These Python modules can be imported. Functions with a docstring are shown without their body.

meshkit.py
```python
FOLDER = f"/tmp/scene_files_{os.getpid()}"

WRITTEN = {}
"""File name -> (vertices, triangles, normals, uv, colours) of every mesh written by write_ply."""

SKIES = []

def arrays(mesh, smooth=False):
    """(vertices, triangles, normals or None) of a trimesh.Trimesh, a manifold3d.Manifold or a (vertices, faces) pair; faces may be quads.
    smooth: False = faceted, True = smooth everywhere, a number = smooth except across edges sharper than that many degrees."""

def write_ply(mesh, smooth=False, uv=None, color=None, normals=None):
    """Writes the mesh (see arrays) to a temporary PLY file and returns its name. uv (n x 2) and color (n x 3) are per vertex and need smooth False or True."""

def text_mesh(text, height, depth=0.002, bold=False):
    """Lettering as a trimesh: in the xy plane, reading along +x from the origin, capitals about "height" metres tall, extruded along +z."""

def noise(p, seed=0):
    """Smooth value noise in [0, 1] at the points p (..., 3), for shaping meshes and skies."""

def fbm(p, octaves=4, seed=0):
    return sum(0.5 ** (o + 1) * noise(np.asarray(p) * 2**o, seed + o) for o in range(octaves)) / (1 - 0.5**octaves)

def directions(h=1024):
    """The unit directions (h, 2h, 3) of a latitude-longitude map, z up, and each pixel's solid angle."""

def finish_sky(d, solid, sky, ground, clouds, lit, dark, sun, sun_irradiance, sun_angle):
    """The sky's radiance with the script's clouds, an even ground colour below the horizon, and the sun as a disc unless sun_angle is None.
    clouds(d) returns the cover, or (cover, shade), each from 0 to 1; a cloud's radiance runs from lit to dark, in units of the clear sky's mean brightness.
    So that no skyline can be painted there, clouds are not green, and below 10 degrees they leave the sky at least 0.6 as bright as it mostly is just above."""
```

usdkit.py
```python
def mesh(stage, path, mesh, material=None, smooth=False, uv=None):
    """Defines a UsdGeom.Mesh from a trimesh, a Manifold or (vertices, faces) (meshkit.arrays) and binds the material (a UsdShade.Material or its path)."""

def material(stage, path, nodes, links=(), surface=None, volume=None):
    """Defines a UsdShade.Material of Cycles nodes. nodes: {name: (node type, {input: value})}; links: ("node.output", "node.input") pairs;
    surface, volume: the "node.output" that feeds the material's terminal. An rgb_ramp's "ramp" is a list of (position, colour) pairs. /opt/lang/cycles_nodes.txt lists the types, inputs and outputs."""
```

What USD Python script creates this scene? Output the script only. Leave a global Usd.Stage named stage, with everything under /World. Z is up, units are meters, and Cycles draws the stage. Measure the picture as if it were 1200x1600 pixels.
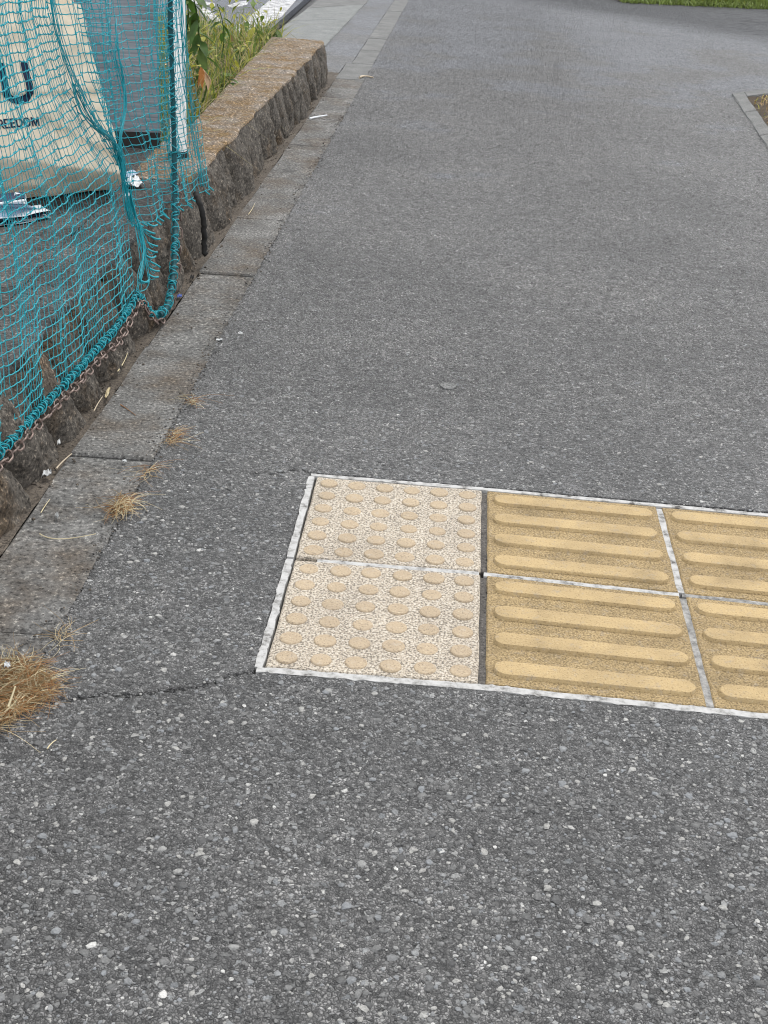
import math, random
import numpy as np
import trimesh, usdkit, meshkit
from scipy.spatial import cKDTree
from pxr import Usd, UsdGeom, UsdLux, UsdShade, Gf, Sdf

stage = Usd.Stage.CreateInMemory()
UsdGeom.SetStageUpAxis(stage, 'Z'); UsdGeom.SetStageMetersPerUnit(stage, 1.0)
UsdGeom.Xform.Define(stage, '/World'); UsdGeom.Scope.Define(stage, '/World/Looks')
rng = np.random.default_rng(7); random.seed(7)

# ------------------------------------------------------------------ camera, sky, sun, exposure
FPX, PITCH, ROLL, HCAM = 1984.2, 0.47042, 0.06706, 0.97826      # focal length in pixels of a 1200 x 1600 frame
EYE = np.array([0, 0, HCAM])
_f = np.array([0, math.cos(PITCH), -math.sin(PITCH)]); _r = np.array([1., 0, 0]); _u = np.cross(_r, _f)
CR = math.cos(ROLL) * _r + math.sin(ROLL) * _u; CU = -math.sin(ROLL) * _r + math.cos(ROLL) * _u; CF = _f
cam = UsdGeom.Camera.Define(stage, '/World/camera')
M = Gf.Matrix4d(1.0)
for i, v in enumerate((CR, CU, -CF, EYE)):
    M.SetRow(i, Gf.Vec4d(*map(float, v), 1.0 if i == 3 else 0.0))
cam.AddTransformOp().Set(M)
cam.CreateHorizontalApertureAttr(36.0); cam.CreateVerticalApertureAttr(48.0)
cam.CreateFocalLengthAttr(36.0 * FPX / 1200)
cam.CreateClippingRangeAttr(Gf.Vec2f(0.05, 1000))
cam.CreateExposureAttr(0.85)

SUN_EL, SUN_AZ = math.radians(58), math.radians(25)              # azimuth = atan2(x, y)
dome = UsdLux.DomeLight.Define(stage, '/World/sky')
dome.GetPrim().SetCustomDataByKey('kind', 'structure')
skym = usdkit.material(stage, '/World/Looks/sky_overcast', {
    'sky': ('sky_texture', {'sky_type': 'single_scattering', 'sun_disc': False, 'sun_elevation': SUN_EL, 'sun_rotation': SUN_AZ, 'aerosol_density': 2.0}),
    'tc': ('texture_coordinate', {}),
    'n': ('noise_texture', {'scale': 2.5, 'detail': 5.0}),
    'cl': ('rgb_ramp', {'ramp': [(0.3, (7.6, 7.9, 8.4)), (0.7, (10.0, 10.1, 10.3))]}),
    'mx': ('mix_color', {'fac': 0.88, 'use_clamp': False}),
    'bg': ('background_shader', {'strength': 0.1})},
    [('tc.generated', 'n.vector'), ('n.fac', 'cl.fac'), ('sky.color', 'mx.a'), ('cl.color', 'mx.b'), ('mx.result', 'bg.color')], surface='bg.Background')
UsdShade.MaterialBindingAPI.Apply(dome.GetPrim()).Bind(skym)
sun = UsdLux.DistantLight.Define(stage, '/World/sun')
sun.CreateIntensityAttr(0.4); sun.CreateAngleAttr(25.0); sun.CreateNormalizeAttr(True); sun.CreateColorAttr(Gf.Vec3f(1, 0.97, 0.92))
sun.AddRotateZOp().Set(-math.degrees(SUN_AZ)); sun.AddRotateXOp().Set(-(90 - math.degrees(SUN_EL)))   # -z turned so that light comes from the sun

# ------------------------------------------------------------------ helpers
def ray(px, py):
    return CF + CR * (px - 600) / FPX - CU * (py - 800) / FPX
def at(px, py, z=0.0):
    d = ray(px, py); return EYE + d * ((z - HCAM) / d[2])
def aty(px, py, Y):
    d = ray(px, py); return EYE + d * (Y / d[1])
_count = {}
def path_of(name, parent=None):
    base = (parent.GetPath().pathString if parent is not None else '/World') + '/' + name
    k = _count.get(base, 0); _count[base] = k + 1
    return base if k == 0 else f'{base}_{k:03d}'
def obj(name, mesh, mat, parent=None, smooth=False, label=None, kind=None):
    p = usdkit.mesh(stage, path_of(name, parent), mesh, MATS[mat], smooth=smooth).GetPrim()
    if label: p.SetCustomDataByKey('label', label)
    if kind: p.SetCustomDataByKey('kind', kind)
    return p
GROUPS = {'dry_grass_tuft': 'dry grass tufts along the joint between gutter and path', 'weed': 'weeds in the bed behind the wall', 'twig': 'twigs lying about the gutter', 'straw': 'loose straws on the ground',
          'paper_bit': 'small white scraps on the ground', 'road_marking': 'white paint on the road', 'leaf_litter': 'bits of dead leaf at the foot of the wall'}
def tag(p, label=None, cat=None, group=None, kind=None):
    base = p.GetName().rstrip('0123456789').rstrip('_')
    group = group or GROUPS.get(base)
    for k, v in (('label', label), ('category', cat), ('group', group), ('kind', kind)):
        if v: p.SetCustomDataByKey(k, v)
    return p
def thing(name, label=None, cat=None, group=None, kind=None, loc=None):
    x = UsdGeom.Xform.Define(stage, path_of(name))
    if loc is not None: x.AddTranslateOp().Set(Gf.Vec3d(*map(float, loc)))
    return tag(x.GetPrim(), label, cat, group, kind)
def cat(ms):
    return trimesh.util.concatenate([m for m in ms if m is not None])
def grid(P):
    """P: (n, m, 3) -> trimesh of quads"""
    n, m = P.shape[:2]
    i, j = np.meshgrid(np.arange(n - 1), np.arange(m - 1), indexing='ij')
    a = (i * m + j).ravel(); b = a + m
    F = np.vstack([np.c_[a, b, b + 1], np.c_[a, b + 1, a + 1]])
    return trimesh.Trimesh(P.reshape(-1, 3), F, process=False)
def tube(pts, r, sides=6, closed=False):
    p = np.asarray(pts, float); n = len(p)
    t = np.roll(p, -1, 0) - np.roll(p, 1, 0) if closed else np.gradient(p, axis=0)
    t /= np.linalg.norm(t, axis=1, keepdims=True) + 1e-12
    ref = np.array([0.31, 0.17, 0.93]); ref2 = np.array([0.9, -0.3, 0.1])
    a = np.cross(t, np.where(np.abs(t @ ref)[:, None] < .95, ref, ref2)); a /= np.linalg.norm(a, axis=1, keepdims=True) + 1e-12
    b = np.cross(t, a); ang = np.arange(sides) * 2 * np.pi / sides
    R = np.broadcast_to(np.asarray(r, float), (n,))[:, None, None]
    v = p[:, None] + R * (np.cos(ang)[None, :, None] * a[:, None] + np.sin(ang)[None, :, None] * b[:, None])
    i, j = np.meshgrid(np.arange(n if closed else n - 1), np.arange(sides), indexing='ij')
    i2 = (i + 1) % n
    q = np.stack([i * sides + j, i2 * sides + j, i2 * sides + (j + 1) % sides, i * sides + (j + 1) % sides], -1).reshape(-1, 4)
    q = q[:, ::-1]
    V = v.reshape(-1, 3); F = np.vstack([q[:, [0, 1, 2]], q[:, [0, 2, 3]]])
    if not closed:
        V = np.vstack([V, p[0], p[-1]]); k = len(V) - 2
        s = np.arange(sides); e = (n - 1) * sides + s
        F = np.vstack([F, np.c_[s, (s + 1) % sides, np.full(sides, k)][:, ::-1][:, [1, 0, 2]], np.c_[e, np.full(sides, k + 1), (n - 1) * sides + (s + 1) % sides][:, [2, 1, 0]]])
    return trimesh.Trimesh(V, F, process=False)
def curve(pts, n):
    """smooth curve through pts (Catmull-Rom by scipy)"""
    from scipy.interpolate import CubicSpline
    p = np.asarray(pts, float); s = np.r_[0, np.cumsum(np.linalg.norm(np.diff(p, axis=0), axis=1))]
    return CubicSpline(s, p)(np.linspace(0, s[-1], n))
def slab(poly, z0, z1, bevel=0.0, jitter=0.0, step=None, seed=0):
    """prism over a convex polygon (counter-clockwise xy), its top edge bevelled and its outline uneven"""
    r = np.random.default_rng(seed); p = np.asarray(poly, float)[:, :2]
    if step:
        q = []
        for a, b in zip(p, np.roll(p, -1, 0)):
            n = max(1, int(np.linalg.norm(b - a) / step)); q += [a + (b - a) * k / n for k in range(n)]
        p = np.array(q)
    c = p.mean(0)
    if jitter:
        p = p + r.normal(0, jitter, p.shape)
    n = len(p); d = p - c; L = np.linalg.norm(d, axis=1, keepdims=True)
    rings = [(p, z0), (p, z1 - bevel), (p - d / L * bevel * 1.3, z1)] if bevel else [(p, z0), (p, z1)]
    V = np.vstack([np.c_[q, np.full(n, z)] for q, z in rings] + [[[*c, z1]]])
    F = []
    k = np.arange(n); k2 = (k + 1) % n
    for j in range(len(rings) - 1):
        a = j * n; b = a + n
        F += [np.c_[a + k, a + k2, b + k2], np.c_[a + k, b + k2, b + k]]
    b = (len(rings) - 1) * n
    F.append(np.c_[b + k, b + k2, np.full(n, len(V) - 1)])
    return trimesh.Trimesh(V, np.vstack(F), process=False)
def outline_slab(poly, z0, z1):
    import manifold3d as m3
    cs = m3.CrossSection([np.asarray(poly, float)], m3.FillRule.NonZero)
    return m3.Manifold.extrude(cs, z1 - z0).translate((0, 0, z0))
def noise1(x, seed=0, f=1.0):
    x = np.asarray(x, float); return meshkit.fbm(np.c_[x.ravel() * f, np.full(x.size, 3.3), np.full(x.size, 7.1 + seed)], 3, seed).reshape(x.shape)

# ------------------------------------------------------------------ materials
MATS = {}
def mat(name, nodes, links, rough=.9, spec=.25, **kw):
    nodes = dict(nodes); nodes['p'] = ('principled_bsdf', {'roughness': rough, 'specular_ior_level': spec, **kw})
    MATS[name] = usdkit.material(stage, '/World/Looks/' + name, nodes, links, surface='p.BSDF')
def plain(name, col, rough=.7, spec=.3, var=.25, scale=40, bump=0.0, **kw):
    c = np.array(col)
    nodes = {'tc': ('geometry', {}), 'n': ('noise_texture', {'scale': scale, 'detail': 4.0, 'roughness': .65}),
             'c': ('rgb_ramp', {'ramp': [(0.25, tuple(c * (1 - var))), (0.75, tuple(np.minimum(c * (1 + var), .95)))]})}
    links = [('tc.position', 'n.vector'), ('n.fac', 'c.fac'), ('c.color', 'p.base_color')]
    if bump:
        nodes['b'] = ('bump', {'strength': .6, 'distance': bump}); links += [('n.fac', 'b.height'), ('b.normal', 'p.normal')]
    mat(name, nodes, links, rough, spec, **kw)
def asphalt(name, tint, gain, s1=290., s2=120., stains=True):
    t = np.array(tint) * gain
    nodes = {
        'g': ('geometry', {}),
        'w': ('noise_texture', {'scale': 160., 'detail': 2.0}),
        'wv': ('mix_vector', {'fac': 0.006}),
        'v1': ('voronoi_texture', {'scale': s1, 'feature': 'f1', 'randomness': 1.0}),
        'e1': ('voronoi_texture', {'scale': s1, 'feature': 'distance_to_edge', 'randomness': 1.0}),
        'v2': ('voronoi_texture', {'scale': s2, 'feature': 'f1'}),
        'e2': ('voronoi_texture', {'scale': s2, 'feature': 'distance_to_edge'}),
        'k1': ('separate_color', {}), 'k2': ('separate_color', {}),
        'c1': ('rgb_ramp', {'ramp': [(0.0, tuple(t * .5)), (.3, tuple(t * 1.0)), (.6, tuple(t * 1.6)), (.85, tuple(t * 2.3)), (.96, tuple(t * 3.1)), (1.0, tuple(np.array((1, .99, .95)) * gain * 4.8))]}),
        'c2': ('rgb_ramp', {'ramp': [(0.0, tuple(t * .9)), (.5, tuple(t * 1.5)), (.75, tuple(np.array((.95, 1.0, 1.04)) * gain * 2.0)), (1., tuple(np.array((1., .99, .95)) * gain * 3.5))]}),
        'm1': ('rgb_ramp', {'ramp': [(0.0, (.22, .22, .22)), (.09, (.6, .6, .6)), (.2, (1, 1, 1))]}),  # dark binder between stones, deepened by crevice shade put into the colour
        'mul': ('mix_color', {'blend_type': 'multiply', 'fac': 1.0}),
        'pick': ('math', {'math_type': 'greater_than', 'value2': .86}),
        'in2': ('math', {'math_type': 'greater_than', 'value2': .13}),
        'both': ('math', {'math_type': 'multiply'}),
        'mix': ('mix_color', {}),
        'n3': ('noise_texture', {'scale': 1.7, 'detail': 5.0, 'roughness': .6}),
        'c3': ('rgb_ramp', {'ramp': [(.3, (.72, .72, .72)), (.5, (1, 1, 1)), (.7, (1.26, 1.25, 1.23))]}),
        'mul3': ('mix_color', {'blend_type': 'multiply', 'fac': 1.0, 'use_clamp': False}),
        'n4': ('noise_texture', {'scale': 26., 'detail': 5.0, 'roughness': .85}),
        'c4': ('rgb_ramp', {'ramp': [(.28, (.5, .5, .5)), (.5, (1, 1, 1)), (.72, (1.7, 1.7, 1.7))]}),
        'mul4': ('mix_color', {'blend_type': 'multiply', 'fac': 1.0, 'use_clamp': False}),
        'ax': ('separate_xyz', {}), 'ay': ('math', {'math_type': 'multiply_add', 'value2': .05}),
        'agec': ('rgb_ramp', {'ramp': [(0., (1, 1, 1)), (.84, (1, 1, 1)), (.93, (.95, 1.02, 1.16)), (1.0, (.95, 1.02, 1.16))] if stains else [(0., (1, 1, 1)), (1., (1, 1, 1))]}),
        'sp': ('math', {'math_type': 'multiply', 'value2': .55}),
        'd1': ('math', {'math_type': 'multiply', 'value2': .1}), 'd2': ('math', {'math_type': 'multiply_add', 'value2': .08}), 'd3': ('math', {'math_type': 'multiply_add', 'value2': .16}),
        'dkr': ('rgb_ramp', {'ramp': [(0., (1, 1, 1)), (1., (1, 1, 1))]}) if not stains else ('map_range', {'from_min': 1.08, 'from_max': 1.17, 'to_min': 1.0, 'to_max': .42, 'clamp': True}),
        'dk': ('mix_color', {'blend_type': 'multiply', 'fac': 1.0, 'use_clamp': False}),
        'age': ('mix_color', {'blend_type': 'multiply', 'fac': 1.0, 'use_clamp': False}),
        'n5': ('noise_texture', {'scale': 75., 'detail': 2.0, 'roughness': .8}), 'b5': ('bump', {'strength': .8, 'distance': .006}),
        'h': ('math', {'math_type': 'multiply_add', 'value2': 1.2, 'value3': 0.0}),
        'b': ('bump', {'strength': 1.0, 'distance': .003}),
    }
    links = [('g.position', 'w.vector'), ('g.position', 'wv.a'), ('w.color', 'wv.b')]
    for k in ('v1', 'e1', 'v2', 'e2'): links.append(('wv.result', k + '.vector'))
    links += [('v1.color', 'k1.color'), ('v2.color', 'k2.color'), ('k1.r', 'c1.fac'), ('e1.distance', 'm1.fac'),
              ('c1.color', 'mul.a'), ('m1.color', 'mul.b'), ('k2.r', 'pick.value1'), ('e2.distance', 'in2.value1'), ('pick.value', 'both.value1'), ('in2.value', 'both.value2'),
              ('k2.g', 'c2.fac'), ('both.value', 'mix.fac'), ('mul.result', 'mix.a'), ('c2.color', 'mix.b'),
              ('g.position', 'n3.vector'), ('n3.fac', 'c3.fac'), ('mix.result', 'mul3.a'), ('c3.color', 'mul3.b'),
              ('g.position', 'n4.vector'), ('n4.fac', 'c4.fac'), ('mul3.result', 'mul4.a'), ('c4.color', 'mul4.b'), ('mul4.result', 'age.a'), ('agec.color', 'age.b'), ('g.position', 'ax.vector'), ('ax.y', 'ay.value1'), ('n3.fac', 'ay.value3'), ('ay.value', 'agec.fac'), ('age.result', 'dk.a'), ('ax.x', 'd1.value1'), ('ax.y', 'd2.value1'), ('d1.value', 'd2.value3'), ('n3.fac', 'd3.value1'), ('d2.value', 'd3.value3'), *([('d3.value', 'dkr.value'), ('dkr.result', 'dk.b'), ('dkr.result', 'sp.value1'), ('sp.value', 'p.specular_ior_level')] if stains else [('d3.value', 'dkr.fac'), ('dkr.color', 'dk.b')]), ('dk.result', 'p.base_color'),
              ('e1.distance', 'h.value1'), ('k1.g', 'h.value3'), ('h.value', 'b.height'), ('g.position', 'n5.vector'), ('n5.fac', 'b5.height'), ('b.normal', 'b5.normal'), ('b5.normal', 'p.normal')]
    mat(name, nodes, links, .6, .5)
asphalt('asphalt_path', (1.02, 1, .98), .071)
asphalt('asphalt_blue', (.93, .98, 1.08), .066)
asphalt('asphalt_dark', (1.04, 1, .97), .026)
def concrete(name, dark, light, speck, scale=300., speck_at=.62, stain=None, stain_lo=.5, stain_scale=6., bump=.0015, patch_scale=9., spec=.2):
    nodes = {'g': ('geometry', {}), 'n': ('noise_texture', {'scale': patch_scale, 'detail': 6.0, 'roughness': .65}),
             'c': ('rgb_ramp', {'ramp': [(.3, dark), (.7, light)]}),
             'f': ('noise_texture', {'scale': scale, 'detail': 3.0, 'roughness': .7}),
             'fk': ('rgb_ramp', {'ramp': [(.34, (.3, .3, .3)), (.48, (.95, .95, .95)), (speck_at - .03, (1.15, 1.15, 1.15)), (speck_at + .05, speck)]}),
             'm': ('mix_color', {'blend_type': 'multiply', 'fac': 1.0, 'use_clamp': False}),
             'b': ('bump', {'strength': .8, 'distance': bump})}
    links = [('g.position', 'n.vector'), ('n.fac', 'c.fac'), ('g.position', 'f.vector'), ('f.fac', 'fk.fac'), ('c.color', 'm.a'), ('fk.color', 'm.b'), ('f.fac', 'b.height'), ('b.normal', 'p.normal')]
    out = 'm.result'
    if stain:
        nodes['s'] = ('noise_texture', {'scale': stain_scale, 'detail': 5.0, 'roughness': .7})
        nodes['sr'] = ('rgb_ramp', {'ramp': [(stain_lo - .12, (0, 0, 0)), (stain_lo + .12, (1, 1, 1))]})
        nodes['sb'] = ('rgb_to_bw', {})
        nodes['sc'] = ('mix_color', {'blend_type': 'multiply', 'fac': 1.0, 'use_clamp': False, 'a': stain})
        nodes['sm'] = ('mix_color', {})
        links += [('g.position', 's.vector'), ('s.fac', 'sr.fac'), ('sr.color', 'sb.color'), ('sb.val', 'sm.fac'), ('fk.color', 'sc.b'), ('m.result', 'sm.a'), ('sc.result', 'sm.b')]
        out = 'sm.result'
    links.append((out, 'p.base_color'))
    mat(name, nodes, links, .9, spec)
concrete('gutter_concrete', (.075, .073, .070), (.165, .161, .154), (2.7, 2.7, 2.6), 150., stain=(.085, .068, .052), stain_lo=.58, stain_scale=4.)
concrete('kerb_concrete', (.10, .10, .097), (.16, .16, .155), (1.5, 1.5, 1.5), 220.)
concrete('slab_concrete', (.13, .135, .13), (.19, .195, .19), (1.25, 1.25, 1.25), 150.)
concrete('wall_stone', (.042, .036, .030), (.12, .107, .091), (3.2, 3.1, 2.95), 150., stain=(.085, .058, .034), stain_lo=.62, stain_scale=7., bump=.004, patch_scale=26.)
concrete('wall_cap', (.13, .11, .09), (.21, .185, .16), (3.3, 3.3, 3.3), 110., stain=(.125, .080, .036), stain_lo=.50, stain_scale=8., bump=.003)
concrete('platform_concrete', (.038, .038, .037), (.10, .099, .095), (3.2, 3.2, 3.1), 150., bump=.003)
concrete('mortar_dirt', (.06, .05, .04), (.11, .093, .076), (1.8, 1.75, 1.6), 200., bump=.002)
concrete('soil', (.035, .026, .017), (.07, .052, .035), (1.6, 1.5, 1.3), 120., bump=.006)
mat('white_mortar', {'g': ('geometry', {}), 'n': ('noise_texture', {'scale': 42., 'detail': 6.0, 'roughness': .72}), 'c': ('rgb_ramp', {'ramp': [(.34, (.075, .07, .065)), (.43, (.25, .245, .235)), (.52, (.36, .355, .345)), (.7, (.43, .425, .415))]}), 'b': ('bump', {'strength': .7, 'distance': .001})},
    [('g.position', 'n.vector'), ('n.fac', 'c.fac'), ('c.color', 'p.base_color'), ('n.fac', 'b.height'), ('b.normal', 'p.normal')], .9, .2)
concrete('dark_grout', (.055, .05, .045), (.12, .11, .1), (1.9, 1.9, 1.9), 260.)
plain('worn_grout', (.21, .205, .195), .9, .2, .75, 90, .001)
concrete('road_paint', (.4, .4, .4), (.6, .6, .6), (1., 1., 1.), 120., stain=(.12, .12, .125), stain_lo=.53, stain_scale=16.)
def tile_mat(name, base, speck_dark, speck_light, scale, lo, hi):
    nodes = {'g': ('geometry', {}), 'v': ('noise_texture', {'scale': scale, 'detail': 2.0, 'roughness': .6}),
             'c': ('rgb_ramp', {'ramp': [(lo, speck_dark), (lo + .06, base), (hi, base), (hi + .06, speck_light)]}),
             'n': ('noise_texture', {'scale': 11., 'detail': 6.0, 'roughness': .65}), 'd': ('rgb_ramp', {'ramp': [(.28, (.62, .62, .63)), (.42, (.86, .86, .87)), (.62, (1.06, 1.06, 1.06))] if 'bar' in name else [(.28, (.84, .84, .85)), (.62, (1.05, 1.05, 1.05))]}),
             'm': ('mix_color', {'blend_type': 'multiply', 'fac': 1.0, 'use_clamp': False}), 'b': ('bump', {'strength': .9, 'distance': .0016}),
             'sn': ('noise_texture', {'scale': 75., 'detail': 5.0, 'roughness': .75}), 'sr': ('map_range', {'from_min': .54, 'from_max': .72, 'to_min': 0., 'to_max': .55, 'clamp': True}), 'sx': ('mix_color', {'b': (.24, .215, .18) if 'bar' in name else (.36, .32, .27)})}
    mat(name, nodes, [('g.position', 'sn.vector'), ('sn.fac', 'sr.value'), ('sr.result', 'sx.fac'), ('m.result', 'sx.a'), ('sx.result', 'p.base_color'), ('g.position', 'v.vector'), ('v.fac', 'c.fac'), ('g.position', 'n.vector'), ('n.fac', 'd.fac'), ('c.color', 'm.a'), ('d.color', 'm.b'), ('v.fac', 'b.height'), ('b.normal', 'p.normal')], .85, .25)
tile_mat('dot_tile', (.355, .305, .24), (.155, .135, .11), (.47, .43, .365), 300., .42, .55)
tile_mat('dot_stud', (.345, .272, .185), (.23, .18, .125), (.41, .335, .24), 330., .36, .60)
tile_mat('bar_tile', (.275, .200, .100), (.155, .112, .057), (.37, .285, .16), 330., .42, .60)
tile_mat('bar_ridge', (.365, .268, .137), (.25, .18, .092), (.42, .325, .185), 330., .36, .62)
plain('net_twine', (.009, .25, .30), .55, .35, .25, 300)
plain('rope_dark', (.008, .055, .065), .7, .25, .4, 200)
plain('chain_steel', (.16, .115, .097), .45, .5, .75, 120, metallic=.4)
plain('bag_paper', (.65, .56, .43), .75, .2, .05, 9, .0012)
plain('bag_print', (.012, .02, .045), .7, .2, .1)
plain('white_paper', (.62, .64, .66), .5, .4, .06, 30)
plain('scrap_white', (.46, .465, .46), .6, .3, .2, 60)
plain('navy_print', (.03, .045, .09), .5, .4, .2)
plain('blue_grey_print', (.30, .38, .48), .5, .4, .1)
plain('post_paint', (.66, .66, .64), .5, .35, .18, 55)
plain('black_and_shade', (.018, .017, .016), .8, .2, .3)  # black of small dark parts, also the painted shade under the board
plain('twig', (.42, .35, .26), .8, .2, .2)
plain('straw', (.36, .25, .125), .8, .2, .3, 25)
plain('straw_olive', (.25, .21, .095), .8, .2, .35, 25)
plain('straw_red', (.24, .115, .045), .8, .2, .3, 25)
plain('straw_pale', (.48, .41, .26), .8, .2, .25, 25)
plain('blue_plastic', (.04, .08, .3), .5, .4, .1)
plain('leaf_brown', (.30, .12, .03), .7, .2, .3, 60)
plain('leaf_tan', (.40, .27, .16), .7, .2, .3, 60)
def leafmat(name, col):
    c = np.array(col)
    nodes = {'g': ('geometry', {}), 'n': ('noise_texture', {'scale': 25., 'detail': 3.}), 'c': ('rgb_ramp', {'ramp': [(.3, tuple(c * .65)), (.7, tuple(c * 1.35))]}),
             'p': ('principled_bsdf', {'roughness': .6, 'specular_ior_level': .3}), 't': ('translucent_bsdf', {}), 'x': ('mix_closure', {'fac': .35})}
    MATS[name] = usdkit.material(stage, '/World/Looks/' + name, nodes, [('g.position', 'n.vector'), ('n.fac', 'c.fac'), ('c.color', 'p.base_color'), ('c.color', 't.color'), ('p.BSDF', 'x.closure1'), ('t.BSDF', 'x.closure2')], surface='x.closure')
leafmat('leaf_green', (.05, .10, .018)); leafmat('leaf_yellow', (.25, .25, .035)); leafmat('grass_green', (.09, .14, .028)); leafmat('grass_bright', (.165, .215, .055))
# board: fine horizontal grain
mat('board_grey', {'g': ('geometry', {}), 'mp': ('mapping', {'scale': (6., 6., 190.)}), 'n': ('noise_texture', {'scale': 1.0, 'detail': 5.0, 'roughness': .7}),
    'c': ('rgb_ramp', {'ramp': [(.3, (.10, .115, .13)), (.55, (.19, .21, .23)), (.75, (.27, .29, .31))]}), 'n2': ('noise_texture', {'scale': 5., 'detail': 5.}),
    'd': ('rgb_ramp', {'ramp': [(.3, (.72, .72, .72)), (.7, (1.15, 1.15, 1.15))]}), 'm': ('mix_color', {'blend_type': 'multiply', 'fac': 1., 'use_clamp': False}), 'b': ('bump', {'strength': .5, 'distance': .002})},
    [('g.position', 'mp.vector'), ('mp.vector', 'n.vector'), ('n.fac', 'c.fac'), ('g.position', 'n2.vector'), ('n2.fac', 'd.fac'), ('c.color', 'm.a'), ('d.color', 'm.b'), ('m.result', 'p.base_color'), ('n.fac', 'b.height'), ('b.normal', 'p.normal')], .7, .3)

# ------------------------------------------------------------------ ground
def xg(y): return -.442 + .0378 * (np.asarray(y) - 1.479)          # edge between gutter and asphalt
LAT = np.array([[at(491, 743), at(757, 765), at(1029, 790)], [at(457, 872), at(756, 896), at(1066, 929)], [at(408, 1045), at(753, 1072), at(1112, 1109)]])
for _ in range(2):                                                  # the strip of tiles goes on beyond the frame
    LAT = np.concatenate([LAT, LAT[:, -1:] * 2 - LAT[:, -2:-1]], 1)
CRACK = np.array([at(*q)[:2] for q in ((410, 1047), (395, 1052), (365, 1055), (330, 1067), (292, 1076), (250, 1080), (205, 1088), (165, 1084), (120, 1092), (80, 1093))])
CRACK2 = np.array([at(*q)[:2] for q in ((489, 741), (472, 734), (450, 736), (425, 740), (395, 739))])
def seg_dist(P, line):
    d = np.full(len(P), 9.)
    for a, b in zip(line[:-1], line[1:]):
        t = np.clip(((P - a) @ (b - a)) / ((b - a) @ (b - a)), 0, 1)
        d = np.minimum(d, np.linalg.norm(P - a - t[:, None] * (b - a), axis=1))
    return d
def jag(line, n, amp, seed):
    s = np.linspace(0, 1, len(line)); q = np.linspace(0, 1, n)
    p = np.c_[np.interp(q, s, line[:, 0]), np.interp(q, s, line[:, 1])]
    return p + np.random.default_rng(seed).normal(0, amp, p.shape)
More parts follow.
